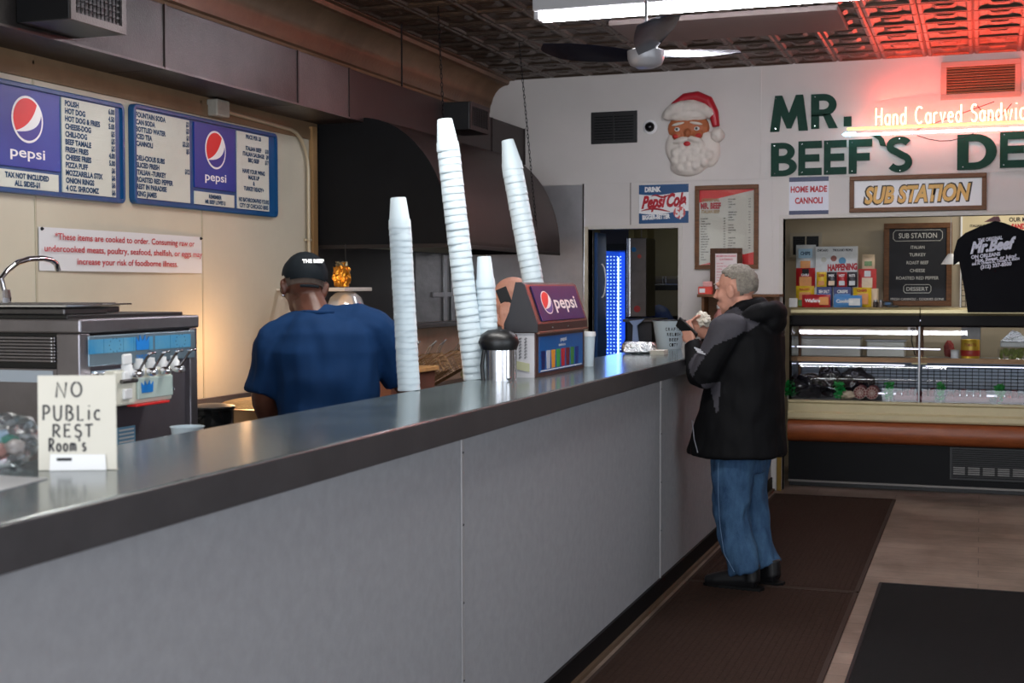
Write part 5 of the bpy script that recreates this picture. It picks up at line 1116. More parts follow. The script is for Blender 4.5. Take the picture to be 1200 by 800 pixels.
# goods on the upper shelf
zsh = zs+.013
for i, (pa, pb_, yv, hh) in enumerate(((936, 1010, 11.42, .155), (1014, 1062, 11.45, .13))):
    xa_, xb2 = at(pa, 400, 1, yv).x, at(pb_, 400, 1, yv).x
    t = thing('hotel_pan', ['large clear lidded food pan on the upper case shelf, left one', 'clear food pan right of the large one on the upper case shelf'][i], 'pan', ((xa_+xb2)/2, yv, zsh))
    B().box(xa_+.01, xb2-.01, yv, yv+.2, zsh, zsh+hh, .008).build('body', mat('pan_frost', (190, 186, 176), .3, .2), t)
    B().box(xa_, xb2, yv-.01, yv+.21, zsh+hh, zsh+hh+.012, .003).build('rim', steel, t)
cx2 = at(1137, 407, 1, 11.45)
t = thing('food_can', 'yellow food can with a red label on the upper case shelf', 'can', (cx2.x, 11.45, zsh))
B().lathe((cx2.x, 11.45, zsh), [(0, 0), (.072, 0), (.074, .004), (.074, .148), (.072, .152), (.068, .148), (0, .148)], 28).build('can', mat('can_yellow', (222, 180, 50), .3, .2), t, smooth=True)
b = B(); cyl_text(b, 'TOMATO', Vector((cx2.x, 11.45, zsh)), .074, .074, .10, .15, .022, math.radians(-90), 1.3); b.build('lettering', inkr, t)
B().lathe((cx2.x, 11.45, zsh+.02), [(.0745, 0), (.0755, .002), (.0755, .045), (.0745, .047)], 28).build('label_band', mat('can_red', (196, 50, 36), .4), t, smooth=True)
cx3 = at(1119, 410, 1, 11.36)
tag(B().lathe((cx3.x, 11.36, zsh), [(0, 0), (.03, 0), (.034, .07), (.03, .072), (0, .068)], 20).build('small_tub', pw, smooth=True), 'small white tub in front of the yellow can', 'tub')
cx3 = at(1112, 400, 1, 11.5)
tag(crumple((cx3.x, 11.52, zsh+.07), (.04, .04, .07), 'spice_bag', mat('spice_red', (150, 60, 56), .5), 4, .2), 'small red spice bag left of the yellow can', 'bag')
cx4 = at(1186, 410, 1, 11.4)
t = thing('olive_tub', 'clear tub of green olives under a foil-covered dish on the upper shelf', 'tub', (cx4.x, 11.42, zsh))
b = B(); random.seed(3)
for k in range(60): b.ell((cx4.x+random.uniform(-.085, .085), 11.42+random.uniform(-.06, .02), zsh+random.uniform(.012, .075)), (.013, .013, .017), None, 8)
o = b.build('olives', mat('olive_green', (150, 160, 80), .35), t); o['kind'] = 'stuff'
B().box(cx4.x-.105, cx4.x+.105, 11.345, 11.47, zsh, zsh+.095, .012).build('tub_wall', glass, t)
B().box(cx4.x-.09, cx4.x+.11, 11.36, 11.46, zsh+.096, zsh+.14, .01).build('cream_lid', pw, t)
tag(B().prism([(cx4.x-.09, 11.36, zsh+.142), (cx4.x+.11, 11.36, zsh+.142), (cx4.x+.06, 11.36, zsh+.215), (cx4.x+.0, 11.36, zsh+.235)], (0, .1, 0)).build('foil_dish', MATS['foil']), 'peaked foil-covered dish on top of the olive tub', 'dish')
op = at(1070, 382, 1, 12.04)
t = thing('wall_outlet', 'white double power outlet with a plug behind the deli case', 'outlet', (op.x, 12.04, op.z))
B().box(op.x-.045, op.x+.045, 12.035, 12.049, op.z-.07, op.z+.07, .004).build('cover_plate', pw, t)
for dz in (-.03, .03): B().box(op.x-.02, op.x+.02, 12.02, 12.035, op.z+dz-.018, op.z+dz+.018, .004).build('socket', mat('socket_grey', (90, 86, 84), .5), t)
B().tube([(op.x, 12.02, op.z-.03), (op.x-.01, 12.0, op.z-.12), (op.x+.02, 12.0, op.z-.25)], .005, 6).build('cord', ink, t)
# ---------------------------------------------------------------- goods on top of the case
ZR = 1.437
def snack(name, px0, py0, px1, py1, Y, m, lab, cat, depth=.06, bag=True, band=None, txt=None, tm=None, z0=None):
    x0, x1, zz0, z1 = rect(px0, py0, px1, py1, Y); zz0 = z0 if z0 is not None else zz0
    t = thing(name, lab, cat, ((x0+x1)/2, Y, zz0)); W, H = x1-x0, z1-zz0
    if bag:
        b = B(); nx, nz = 8, 10; F_, K_ = [], []
        for j in range(nz+1):
            f_ = j/nz; puff = depth/2*math.sin(math.pi*min(1, max(0, (f_-.04)/.92)))**.6 if 0 < j < nz else .003
            F_.append([]); K_.append([])
            for i in range(nx+1):
                g_ = i/nx; e = math.sin(math.pi*g_)**.6 if 0 < i < nx else 0
                x = x0+W*g_+(0 if 0 < j < nz else 0); zz = zz0+H*f_; wv = noise.noise(Vector((x*30, zz*30, px0)))*.004
                F_[j].append(b.bm.verts.new((x, Y-puff*e-.002+wv*e, zz))); K_[j].append(b.bm.verts.new((x, Y+puff*e+.002, zz)))
        for j in range(nz):
            for i in range(nx):
                b.bm.faces.new((F_[j][i], F_[j][i+1], F_[j+1][i+1], F_[j+1][i])); b.bm.faces.new((K_[j][i], K_[j+1][i], K_[j+1][i+1], K_[j][i+1]))
        b.build('pouch', m, t, smooth=True); Yf = Y-depth/2-.004
    else:
        B().box(x0, x1, Y-depth/2, Y+depth/2, zz0, z1, .003).build('carton', m, t); Yf = Y-depth/2-.001
    for (u0, v0, u1, v1, mm, nm) in (band or []):
        n = 6; b = B()
        pts = [(x0+W*(u0+(u1-u0)*i/n), zz0+H*v0) for i in range(n+1)]+[(x0+W*(u0+(u1-u0)*i/n), zz0+H*v1) for i in range(n, -1, -1)]
        b.prism([(x, Yf, z) for x, z in pts], (0, .0015, 0)); b.build(nm, mm, t)
    if txt:
        b = B()
        for (s_, u, v, h_, wf_) in txt: put_text(b, s_, (x0+W*u, Yf-.001, zz0+H*v), UX, VZ, H*h_, W*wf_, 'c', .04)
        b.build('lettering', tm or pw, t)
    return t
mr = lambda n, c__: mat(n, c__, .35, var=.10, vs=18)
yel, rd, dblue, lblue, wht = mr('pack_yellow', (226, 190, 40)), mr('pack_red', (176, 30, 36)), mr('pack_navy', (30, 44, 110)), mr('pack_light_blue', (80, 140, 200)), mr('pack_white', (206, 210, 212))
org = mr('pack_orange', (214, 140, 60)); blk = mr('pack_black', (40, 36, 44)); grn = mr('pack_green', (90, 130, 60)); crm = mr('pack_cream', (222, 200, 170))
# lower row at front, middle row on boxes behind, bags at the back
snack('snack_box', 957.5, 336, 975, 358, 11.28, dblue, 'dark blue biscuit box low in the snack row, left one of two', 'box', .07, False, [(.05, .35, .95, .65, lblue, 'stripe')], [('SEA SALT', .5, .7, .14, .7)], z0=ZR)
snack('snack_box', 977.5, 336, 998, 358, 11.28, dblue, 'dark blue biscuit box low in the snack row, right one of two', 'box', .07, False, [(.05, .35, .95, .65, lblue, 'stripe')], [('CRISPS', .5, .7, .14, .6)], z0=ZR)
snack('snack_bag', 933, 335, 954, 358, 11.24, yel, 'yellow bag with a red oval at the lower left of the snack display', 'snack bag', .07, True, [(.2, .35, .85, .7, org, 'print_oval'), (.15, .05, .8, .35, grn, 'print_base')], [('NACHO', .5, .8, .1, .55)], inkr, z0=ZR)
snack('snack_bag', 1000, 337, 1021, 358, 11.24, yel, 'yellow bag with an orange picture at the lower right of the snack display', 'snack bag', .07, True, [(.25, .15, .85, .7, org, 'print_picture')], [('CHIPS', .5, .8, .12, .55)], inkr, z0=ZR)
snack('cookie_packet', 940, 345, 973, 358, 11.14, rd, 'long red cookie packet lying in front of the yellow bag', 'packet', .05, True, [(.62, .2, .95, .8, org, 'print_picture')], [('Wafers', .38, .4, .26, .55)], z0=ZR)
snack('cookie_packet', 977, 346, 1010, 358, 11.14, lblue, 'long light blue cookie packet lying in front of the blue box', 'packet', .05, True, [(.55, .15, .95, .75, wht, 'print_picture')], [('Cookies', .4, .4, .26, .6)], z0=ZR)
dsb = thing('display_box', 'white cardboard snack display box with cartoon-like drawings and red wording', 'display box', (-1.1, 11.36, ZR))
x0, x1, zz, z1 = rect(956, 289, 1005, 340, 11.36)
B().box(x0, x1, 11.33, 11.39, ZR, z1, .003).build('carton', wht, dsb)
b = B(); put_text(b, 'CHICAGO', (x0+.06, 11.328, z1-.04), UX, VZ, .018, .09, 'c', .04); put_text(b, 'THE KOOKY PEOPLE', (x1-.12, 11.328, z1-.04), UX, VZ, .018, .16, 'c', .04); b.build('small_print', ink, dsb)
b = B(); put_text(b, 'HAPPENING', ((x0+x1)/2+.05, 11.326, zz+(z1-zz)*.46), (1, 0, .04), VZ, .05, .24, 'c', .06); b.build('red_print', inkr, dsb)
for i, (dx, dz, r_, c__) in enumerate(((.13, .09, .025, (150, 90, 80)), (.20, .11, .03, (90, 150, 190)), (.05, .10, .022, (190, 190, 180)))):
    cz0 = z1-dz-.01; B().lathe((x0+.02+dx, 11.3285, cz0), [(r_, 0), (0, .001)], 14, (0, -1, 0)).build('drawn_blob', mat('blob_%d' % i if False else ['blob_rose', 'blob_sky', 'blob_grey'][i], c__, .5), dsb)
snack('snack_bag', 933, 287, 956, 318, 11.38, wht, 'tall white and pale blue snack bag at the top left', 'snack bag', .07, True, [(.25, .08, .75, .4, org, 'print_picture'), (.15, .5, .85, .85, mr('pack_pale_blue', (150, 190, 215)), 'print_panel')], [('CHIPS', .5, .62, .12, .5)], inkb)
snack('snack_bag', 933, 314, 955, 337, 11.32, rd, 'red snack bag with golden chips under the tall white bag', 'snack bag', .07, True, [(.2, .05, .85, .55, org, 'print_picture'), (.35, .65, .7, .95, ink, 'print_panel')], [('CHILI', .5, .6, .1, .4)])
snack('snack_bag', 1010.5, 298, 1025, 316, 11.36, crm, 'small cream snack bag with a green oval at the top right', 'snack bag', .05, True, [(.2, .25, .8, .55, grn, 'print_oval')], None)
snack('snack_bag', 1006, 315, 1027, 338, 11.32, mr('pack_rose', (196, 70, 70)), 'rose red snack bag with tan chips under the small cream bag', 'snack bag', .07, True, [(.22, .05, .8, .55, crm, 'print_picture'), (.35, .6, .7, .9, wht, 'print_panel')], None)
for i, (pa, mm, c2m, lab, z_) in enumerate(((957, yel, org, 'yellow one, leftmost', 'CORN'), (969, blk, crm, 'black one, second from left', 'MIX'), (981, rd, wht, 'red one, third from left', 'HOT'), (993, blk, wht, 'black and silver one, rightmost', 'NUTS'))):
    snack('snack_pouch', pa, 318.5, pa+11.5, 336, 11.25, mm, 'small snack pouch in the middle row, '+lab, 'snack pouch', .04, True, [(.2, .1, .8, .4, c2m, 'print_picture')], [(z_, .5, .68, .16, .6)], None if i != 0 else inkr)
# hidden risers that carry the upper rows
rz = at(980, 336.5, 1, 11.28).z
tag(B().box(-1.43, -1.285, 11.285, 11.40, ZR, at(940, 337, 1, 11.32).z, .002).build('riser_box', wht), 'plain carton riser behind the lower left yellow bag', 'box')
tag(B().box(-.975, -.80, 11.285, 11.39, ZR, at(1015, 338, 1, 11.32).z, .002).build('riser_box', crm), 'plain carton riser behind the lower right yellow bag', 'box')
# small items right of snacks
for i, (px, c__, lab) in enumerate(((1026, (60, 50, 48), 'small dark spice jar right of the snack display, left one'), (1032, (120, 110, 104), 'small steel-capped spice jar right of the snack display, right one'))):
    p = at(px, 356, 1, 11.15); t = thing('spice_jar', lab, 'jar', (p.x, 11.15, ZR))
    B().lathe((p.x, 11.15, ZR), [(0, 0), (.018, 0), (.02, .006), (.02, .04), (.015, .045)], 16).build('glass_body', mat('jar_%s' % ('dark', 'grey')[i], c__, .2), t, smooth=True); B().lathe((p.x, 11.15, ZR+.045), [(.018, 0), (.018, .014), (0, .015)], 16).build('cap', steel, t, smooth=True)
p = at(1042, 355, 1, 11.15)
t = thing('tape_gun', 'black label gun lying on the case top below the chalkboard', 'label gun', (p.x, 11.15, ZR))
B().box(p.x-.05, p.x+.03, 11.13, 11.17, ZR+.012, ZR+.05, .008).build('body', black, t); B().box(p.x-.02, p.x+.07, 11.135, 11.165, ZR, ZR+.018, .005).build('handle', black, t); B().box(p.x-.03, p.x+.01, 11.128, 11.132, ZR+.02, ZR+.04).build('blue_tab', blue, t)
p = at(930, 353, 1, 11.1)
tag(B().box(p.x-.035, p.x+.03, 11.08, 11.13, ZR, ZR+.075, .004).build('white_timer', pw), 'small white box at the left end of the case top', 'box')
# chalkboard
x0, x1, z0, z1 = rect(1036, 262, 1115, 360, 11.98); z0 = ZR+.0
t = frame_thing('chalkboard', 'wood-framed chalkboard listing SUB STATION fillings behind the case', 'chalkboard', x0, x1, z0, z1, 11.99, .045, wood, .03)
B().box(x0+.04, x1-.04, 11.97, 11.985, z0+.04, z1-.04).build('slate', mat('slate', (48, 49, 54), .6, var=.15, vs=5), t)
b = B(); W, H, cx5 = x1-x0, z1-z0, (x0+x1)/2; yy = 11.968
for s_, v, h_, wf_ in (('SUB STATION', .82, .060, .56), ('ITALIAN', .69, .038, .20), ('TURKEY', .60, .038, .24), ('ROAST BEEF', .505, .038, .32), ('CHEESE', .41, .038, .22), ('ROASTED RED PEPPER', .32, .038, .62), ('DESSERT', .185, .045, .32), ('FRESH CANNOLI - COOKIES GONE', .07, .028, .78)):
    put_text(b, s_, (cx5, yy, z0+H*v), UX, VZ, H*h_, W*wf_, 'c', .008)
def oct_(cx, cz, w_, h_):
    c_ = h_*.4; pts = [(cx-w_+c_, cz-h_), (cx+w_-c_, cz-h_), (cx+w_, cz-h_+c_*1.2), (cx+w_, cz+h_-c_*1.2), (cx+w_-c_, cz+h_), (cx-w_+c_, cz+h_), (cx-w_, cz+h_-c_*1.2), (cx-w_, cz-h_+c_*1.2)]
    b.tube([(x, yy, z) for x, z in pts+[pts[0]]], .0025, 4)
oct_(cx5, z0+H*.85, W*.36, H*.065); oct_(cx5, z0+H*.208, W*.20, H*.05)
b.build('chalk_lettering', mat('chalk', (210, 210, 206), .8), t)
# small vent on station wall
x0, x1, z0, z1 = rect(926, 273, 963, 301, 12.04)
t = thing('station_vent', 'small dark vent with cream frame on the station wall behind the snacks', 'vent', ((x0+x1)/2, 12.04, z0))
B().box(x0, x1, 12.02, 12.049, z1-.03, z1).box(x0, x1, 12.02, 12.049, z0, z0+.02).box(x0, x0+.025, 12.02, 12.049, z0+.02, z1-.03).box(x1-.025, x1, 12.02, 12.049, z0+.02, z1-.03).box((x0+x1)/2-.005, (x0+x1)/2+.005, 12.02, 12.049, z0+.02, z1-.03).build('frame', mat('vent_cream', (180, 170, 152), .5), t)
for i in range(9): B().box(x0+.025, x1-.025, 12.03, 12.04, z0+.03+i*.018, z0+.038+i*.018).build('slat', black, t)
tag(B().box(x0+.02, x1-.02, 12.041, 12.049, z0+.02, z1-.02).build('dark_backing', blackm, t), None)
# poster behind the shirt
x0, x1, z0, z1 = rect(1128, 252, 1215, 300, 11.98)
t = thing('wall_poster', 'cream poster with black and red lettering behind the hanging T-shirt', 'poster', ((x0+x1)/2, 12, z0))
B().box(x0, x1, 12.03, 12.049, z0-.05, z1+.03).build('sheet', mat('poster_cream', (204, 190, 156), .6), t)
B().box(x0-.015, x0, 12.02, 12.049, z0-.5, z1+.04).build('edge_strip', pw, t)
b = B(); put_text(b, 'ITALIAN BEEF', (x0+.06, 12.028, z1-.10), UX, VZ, .02, .16, 'l', .03); put_text(b, 'OUR MENU', (x1-.22, 12.028, z1-.06), UX, VZ, .035, .22, 'l', .03); b.build('black_print', ink, t)
b = B(); put_text(b, 'SANDWICH', (x1-.20, 12.028, z1-.12), UX, VZ, .04, .22, 'l', .06); b.build('red_print', inkr, t)
# wire rack
t = thing('wire_rack', 'small black wire rack on the case top beside the T-shirt hem', 'rack', (-.14, 11.6, ZR))
xr0, xr1 = at(1127, 330, 1, 11.6).x, at(1150, 330, 1, 11.6).x; zr1 = at(1130, 335, 1, 11.6).z
b = B()
for z in [ZR+i*.045 for i in range(7)]: b.tube([(xr0, 11.6, z), (xr1, 11.6, z)], .0025, 4)
for i in range(6): x = xr0+(xr1-xr0)*i/5; b.tube([(x, 11.6, ZR-.06), (x, 11.6, ZR+.27)], .0025, 4)
b.build('wire_grid', ink, t); B().box(xr0, xr1, 11.58, 11.66, ZR+.27, ZR+.285, .003).build('top_board', wood, t)
B().box(xr0, xr1, 11.58, 11.66, 1.02, ZR-.06, .003).build('stand', steel_d, t)
p_ = at(1133, 327, 1, 11.6)
tag(B().lathe((p_.x+.02, 11.62, ZR+.286), [(0, 0), (.03, 0), (.035, .02), (.035, .08), (.02, .1), (0, .1)], 16).build('honey_jar', mat('honey', (190, 130, 50), .3), smooth=True), 'small amber jar on top of the wire rack', 'jar')
p_ = at(1114, 303, 1, 11.3)
t = thing('pendant_shade', 'small white conical pendant shade left of the T-shirt sleeve', 'lamp', (p_.x, 11.3, p_.z))
B().lathe((p_.x, 11.3, p_.z-.045), [(.075, 0), (.018, .085), (.015, .085), (.07, 0)], 24).build('shade', pw, t, smooth=True); B().tube([(p_.x, 11.3, p_.z+.03), (p_.x, 11.3, 2.6)], .003, 6).build('cord', pw, t)
# T-shirt on hanger
ts = thing('tshirt', 'black T-shirt with white restaurant lettering hanging in the station opening', 'T-shirt', (.12, 10.78, 1.44))
Yt = 10.72
def TP(px, py): p = at(px, py, 1, Yt); return (p.x, p.z)
out = [TP(*q) for q in ((1134, 366), (1131, 345), (1126, 318), (1124, 306), (1117, 311), (1117.5, 296), (1122, 281), (1131, 273), (1147, 266), (1158, 262), (1166, 259), (1176, 261), (1186, 266), (1200, 270), (1212, 276), (1222, 290), (1228, 308), (1217, 312), (1214, 330), (1212, 366))]
b = B(); f1 = [b.bm.verts.new((x, Yt, z)) for x, z in out]; ff = b.bm.faces.new(f1); bmesh.ops.triangulate(b.bm, faces=[ff])
bmesh.ops.subdivide_edges(b.bm, edges=b.bm.edges[:], cuts=3, use_grid_fill=True)
mdx = sum(x for x, z in out)/len(out)
for v in b.bm.verts:
    d_ = abs(v.co.x-mdx); v.co.y = Yt-.035*max(0, 1-(d_/.26)**2)+.012*math.sin(v.co.x*38+v.co.z*6)*min(1, (2.1-v.co.z)*3)
g = bmesh.ops.duplicate(b.bm, geom=b.bm.faces[:]+b.bm.verts[:]+b.bm.edges[:])
for v in [e for e in g['geom'] if isinstance(e, bmesh.types.BMVert)]: v.co.y = Yt+.05-(v.co.y-Yt)
b.build('shirt_body', mat('shirt_black', (9, 10, 16), .8), ts, smooth=True)
w0, zz_ = TP(1135, 300)[0], 0
def tp(px, py): x, z = TP(px, py); return (x, Yt-.052, z)
ud = Vector((1, 0, .12))
b = B()
for s_, (px, py), h_, wpx in (('THE ORIGINAL', (1146, 284), .026, 27), ('Mr.Beef', (1137, 297), .082, 50), ('ON ORLEANS', (1138, 303.5), .026, 32), ('Hot, Sweet, or Juicy?', (1143, 307.5), .026, 45), ('666 N. Orleans St., Chicago, IL 60654', (1139, 311), .018, 52), ('(312) 337-8500', (1149, 315), .026, 34)):
    put_text(b, s_, tp(px, py), ud, VZ, h_, wpx*.0065, 'l', .05, .3 if s_ == 'Mr.Beef' else 0)
b.build('lettering', mat('print_silver', (206, 208, 222), .5), ts)
b = B(); hx = (TP(1160, 258)[0]+TP(1176, 258)[0])/2
b.tube([(hx-.16, Yt+.01, TP(0, 268)[1]+.01), (hx-.02, Yt+.01, TP(0, 258)[1]-.02), (hx+.02, Yt+.01, TP(0, 258)[1]-.02), (hx+.2, Yt+.01, TP(0, 268)[1]-.02)], .012, 8)
b.prism([(hx-.09, Yt+.0, 2.09), (hx+.03, Yt+.0, 2.09), (hx+.015, Yt+.0, 2.13), (hx-.02, Yt+.0, 2.13)], (0, .012, 0))
b.build('hanger', mat('hanger_red', (120, 40, 44), .4), ts)
B().tube([(hx, Yt+.01, 2.12), (hx, Yt+.01, 2.14)], .003, 6).build('hook', steel, ts)
# ---------------------------------------------------------------- back room
x0, x1, z0, z1 = rect(698, 286, 737, 400, 12.0)
cw_ = thing('drinks_cooler', 'upright drinks cooler with blue lit dotted interior seen through the doorway', 'cooler', ((x0+x1)/2, 12.3, 0))
xa_, xb2, _, ztop = rect(708.5, 294, 732, 400, 11.99)
B().box(x0, xa_, 12.0, 12.7, .05, z1, .004).box(xb2, x1, 12.0, 12.7, .05, z1, .004).box(xa_, xb2, 12.0, 12.7, ztop, z1).box(xa_, xb2, 12.0, 12.7, .05, .3).build('cabinet', black, cw_)
B().box(x0+.03, x1, 12.05, 12.6, z1, at(720, 265, 1, 12.05).z).build('header', mat('header_grey', (60, 56, 66), .4), cw_)
B().box(xa_, xb2, 12.5, 12.52, .3, ztop).build('lit_back', mat('cooler_blue', (30, 80, 200), .5, emit=(30, 80, 220), es=1.1), cw_)
B().box(xa_, xa_+.01, 12.02, 12.5, .3, ztop).build('side_liner', mat('liner_blue', (60, 110, 220), .4, emit=(30, 90, 230), es=.5), cw_)
led = mat('led_white', (255, 255, 255), .4, emit=(170, 205, 255), es=3.5)
b = B(); xl0, xl1 = at(712, 300, 1, 12.04).x, at(731, 300, 1, 12.04).x
for i in range(5):
    for k in range(46):
        z = .45+k*.032
        if z < ztop-.03: b.box(xl0+(xl1-xl0)*i/5-.0035, xl0+(xl1-xl0)*i/5+.0035, 12.04, 12.045, z-.004, z+.004)
o = b.build('led_dots', led, cw_); o['kind'] = 'stuff'
xs2 = at(724.5, 350, 1, 12.03).x; B().box(xs2-.006, xs2+.006, 12.03, 12.036, .4, ztop-.06).build('led_strip', led, cw_)
B().box(xa_, xb2, 12.008, 12.014, .3, ztop).build('door_glass', glass, cw_)
l = area('cooler_glow', ((xa_+xb2)/2, 11.97, 1.4), ((xa_+xb2)/2-.0, 10.5, 1.2), .15, 1.1, 2.2, (.15, .35, 1))
# blue door leaf
t = thing('blue_door', 'open blue door leaf just inside the doorway with pale curved handle', 'door', (-3.0, 11, 0))
B().box(-3.045, -3.015, 10.73, 11.0, .02, 2.06, .004).build('leaf', mat('door_blue', (18, 62, 110), .4, var=.1), t)
b = B(); b.tube([(-3.0+.035*math.sin(i*math.pi/8), 10.80, 1.66+.14*math.cos(i*math.pi/8)) for i in range(9)], .006, 8); b.build('pull_handle', pw, t, smooth=True)
x0, x1, z0, z1 = rect(735, 279, 757, 371, 11.4)
t = thing('steel_cabinet', 'hanging stainless cabinet with stickers seen through the doorway', 'cabinet', ((x0+x1)/2, 11.5, z0))
B().box(x0, x1, 11.4, 11.75, z0, z1, .004).build('body', steel_d, t); B().box(x0, x0+.03, 11.385, 11.4, z0, z1, .003).build('bright_edge', chrome, t)
for dx, dz, r_, c__ in ((.06, -.1, .022, (20, 110, 170)), (.11, -.16, .018, (190, 80, 70)), (.09, -.62, .03, (160, 50, 50))): B().lathe((x0+dx, 11.399, z1+dz), [(r_, 0), (0, .002)], 14, (0, -1, 0)).build('sticker', mat('sticker_%d%d' % (0, 0) if False else 'sticker_'+str(c__[0]), c__, .5), t)
B().box(x0, x0+.05, 11.45, 11.7, z1, 2.8).box(x1-.05, x1, 11.45, 11.7, z1, 2.8).build('hanger_strap', mat('crate_olive', (110, 100, 60), .6), t)
x0, x1, z0, z1 = rect(757, 330, 800, 340, 12.9)
t = thing('back_room_shelf', 'dark shelf on the olive wall of the room beyond the doorway', 'shelf', ((x0+x1)/2, 12.9, z0))
B().box(x0, -1.76, 12.75, 13.1, z0, z0+.05, .003).build('board', black, t); B().tube([(x0+.05, 13.0, 0), (x0+.05, 13.0, z0)], .012).build('post', black, t)
t = thing('chafing_tray', 'shiny covered steel tray on the dark shelf beyond the doorway', 'tray', ((x0+x1)/2, 12.9, z0+.05))
zc = z0+.052; B().box(x0+.02, x0+.36, 12.78, 13.0, zc, zc+.09, .03).build('cover', steel_d, t); B().box(x0, x0+.38, 12.76, 13.02, zc, zc+.012, .003).build('rim', chrome, t)
for dx in (.2, .23): B().tube([(x0+dx, 12.775, zc+.02), (x0+dx, 12.775, zc+.08)], .006, 6).build('clip', chrome, t)
x0, x1, z0, z1 = rect(733, 373, 768, 420, 11.5)
t = thing('side_table', 'dark work table with a hanging white cloth beyond the doorway', 'table', ((x0+x1)/2, 11.7, 0))
B().box(x0, x1, 11.4, 12.0, 1.30, 1.325, .003).build('tabletop', steel_d, t)
B().box(x0+.03, x1-.02, 11.45, 11.95, .0, 1.30, .004).build('cabinet', mat('cab_dark', (52, 54, 60), .4), t)
b = B(); xc = at(744, 390, 1, 11.38).x
pts = [(xc-.05, 1.31), (xc+.09, 1.33), (xc+.02, 1.27), (xc+.035, 1.15), (xc+.045, 1.0), (xc-.03, 1.0), (xc-.02, 1.15), (xc-.015, 1.27)]
b.prism([(x, 11.37, z) for x, z in pts], (0, .02, 0)); tag(b.build('hanging_cloth', mat('cloth_pale', (170, 190, 225), .8)), 'pale blue-white cloth tied over the dark table edge beyond the doorway', 'cloth')
p_ = at(789, 380, 1, 13.1)
t = thing('stock_pot', 'shiny steel pot behind the lettered bucket, in the back room', 'pot', (p_.x, 13.1, p_.z-.05))
B().lathe((p_.x, 13.1, p_.z-.07), [(0, 0), (.11, 0), (.115, .01), (.115, .15), (.12, .155), (0, .16)], 26).build('body', steel_d, t, smooth=True); B().tube([(p_.x-.12, 12.97, p_.z+.05), (p_.x+.14, 12.97, p_.z+.06)], .006).build('handle', black, t)
tag(B().box(p_.x-.15, -1.76, 12.85, 13.4, .0, p_.z-.071, .004).build('stove', mat('stove_dark', (40, 38, 34), .4)), 'dark stove carrying the shiny pot in the back room', 'stove')
tag(B().box(-3.22, -3.19, 11.6, 11.66, 1.05, 1.2, .003).build('wall_switch_box', mat('switch_olive', (90, 86, 60), .5)), 'small olive box beside the drinks cooler', 'box')
#PEOPLE
# ---------------------------------------------------------------- people (local frame: front +Y, right +X)
def rotm(yaw=0, pitch=0, roll=0): return Matrix.Rotation(math.radians(yaw), 3, 'Z') @ Matrix.Rotation(math.radians(pitch), 3, 'X') @ Matrix.Rotation(math.radians(roll), 3, 'Y')
def head_shapes(b, c, R, s=1.0):
    c = Vector(c)
    def E_(p, r): b.ell(c+R@(Vector(p)*s), tuple(k*s for k in r), R)
    E_((0, -.012, .035), (.077, .097, .088)); E_((0, .03, -.02), (.064, .066, .085)); E_((0, .045, -.065), (.052, .05, .045)); E_((0, .07, -.093), (.028, .024, .022))
    E_((0, .083, .040), (.046, .016, .012)); E_((0, .097, -.052), (.023, .010, .008)); E_((0, .095, -.064), (.02, .010, .007))
    for k in (-1, 1):
        E_((k*.080, -.004, -.005), (.013, .024, .036)); E_((k*.09, -.014, .004), (.008, .013, .022)); E_((k*.04, .062, -.02), (.026, .024, .026)); E_((k*.012, .105, -.022), (.010, .010, .008))
    b.tube([c+R@(Vector(p)*s) for p in ((0, .088, .03), (0, .104, .0), (0, .116, -.02), (0, .10, -.03))], [.008*s, .010*s, .013*s, .007*s], 10)
def head_extras(c, R, body, s=1.0, brow=None):
    c = Vector(c)
    for k in (-1, 1):
        e = B().ell(c+R@(Vector((k*.030, .081, .018))*s), (.0105*s, .006*s, .005*s), R).build('eye', mat('eye_white', (190, 176, 168), .3), body, smooth=True)
        B().ell(c+R@(Vector((k*.030, .0855, .018))*s), (.005*s, .003*s, .005*s), R).build('iris', ink, e, smooth=True)
        if brow: B().ell(c+R@(Vector((k*.031, .092, .040))*s), (.02*s, .008*s, .005*s), R).build('eyebrow', brow, body, smooth=True)
def hand_shapes(b, w, d, n, side, curl=.6, s=1.0):
    "w wrist, d towards the fingers, n palm normal (fingers curl towards it), side: +1 thumb on d x n side"
    w, d, n = Vector(w), Vector(d).normalized(), Vector(n).normalized(); n = (n-d*n.dot(d)).normalized(); t = d.cross(n)*side
    def tube(pts, rs): b.tube([p for p in pts], [r*s for r in rs], 8)
    for k in (-.027, -.009, .009, .027): tube([w+t*k*.6*s, w+d*.045*s+t*k*s, w+d*.088*s+t*k*1.05*s], [.016, .0145, .0115])
    for k, L_ in zip((.029, .010, -.009, -.028), (.068, .078, .072, .056)):
        p = w+d*.086*s+t*k*s; a = 0; pts = [p]
        for j, f_ in enumerate((.42, .33, .25)):
            a += curl*(.9 if j else .7); p = p+(d*math.cos(a)+n*math.sin(a))*L_*f_*s; pts.append(p)
        tube(pts, [.0098, .0092, .0085, .007])
    p = w+d*.022*s+t*.024*s
    q1 = p+(t*.75+d*.65+n*.25).normalized()*.036*s; q2 = q1+(t*.3+d*.85+n*.45).normalized()*.03*s; q3 = q2+(d*.8+n*.6-t*.1).normalized()*.024*s
    tube([p, q1, q2, q3], [.015, .0125, .0105, .008])
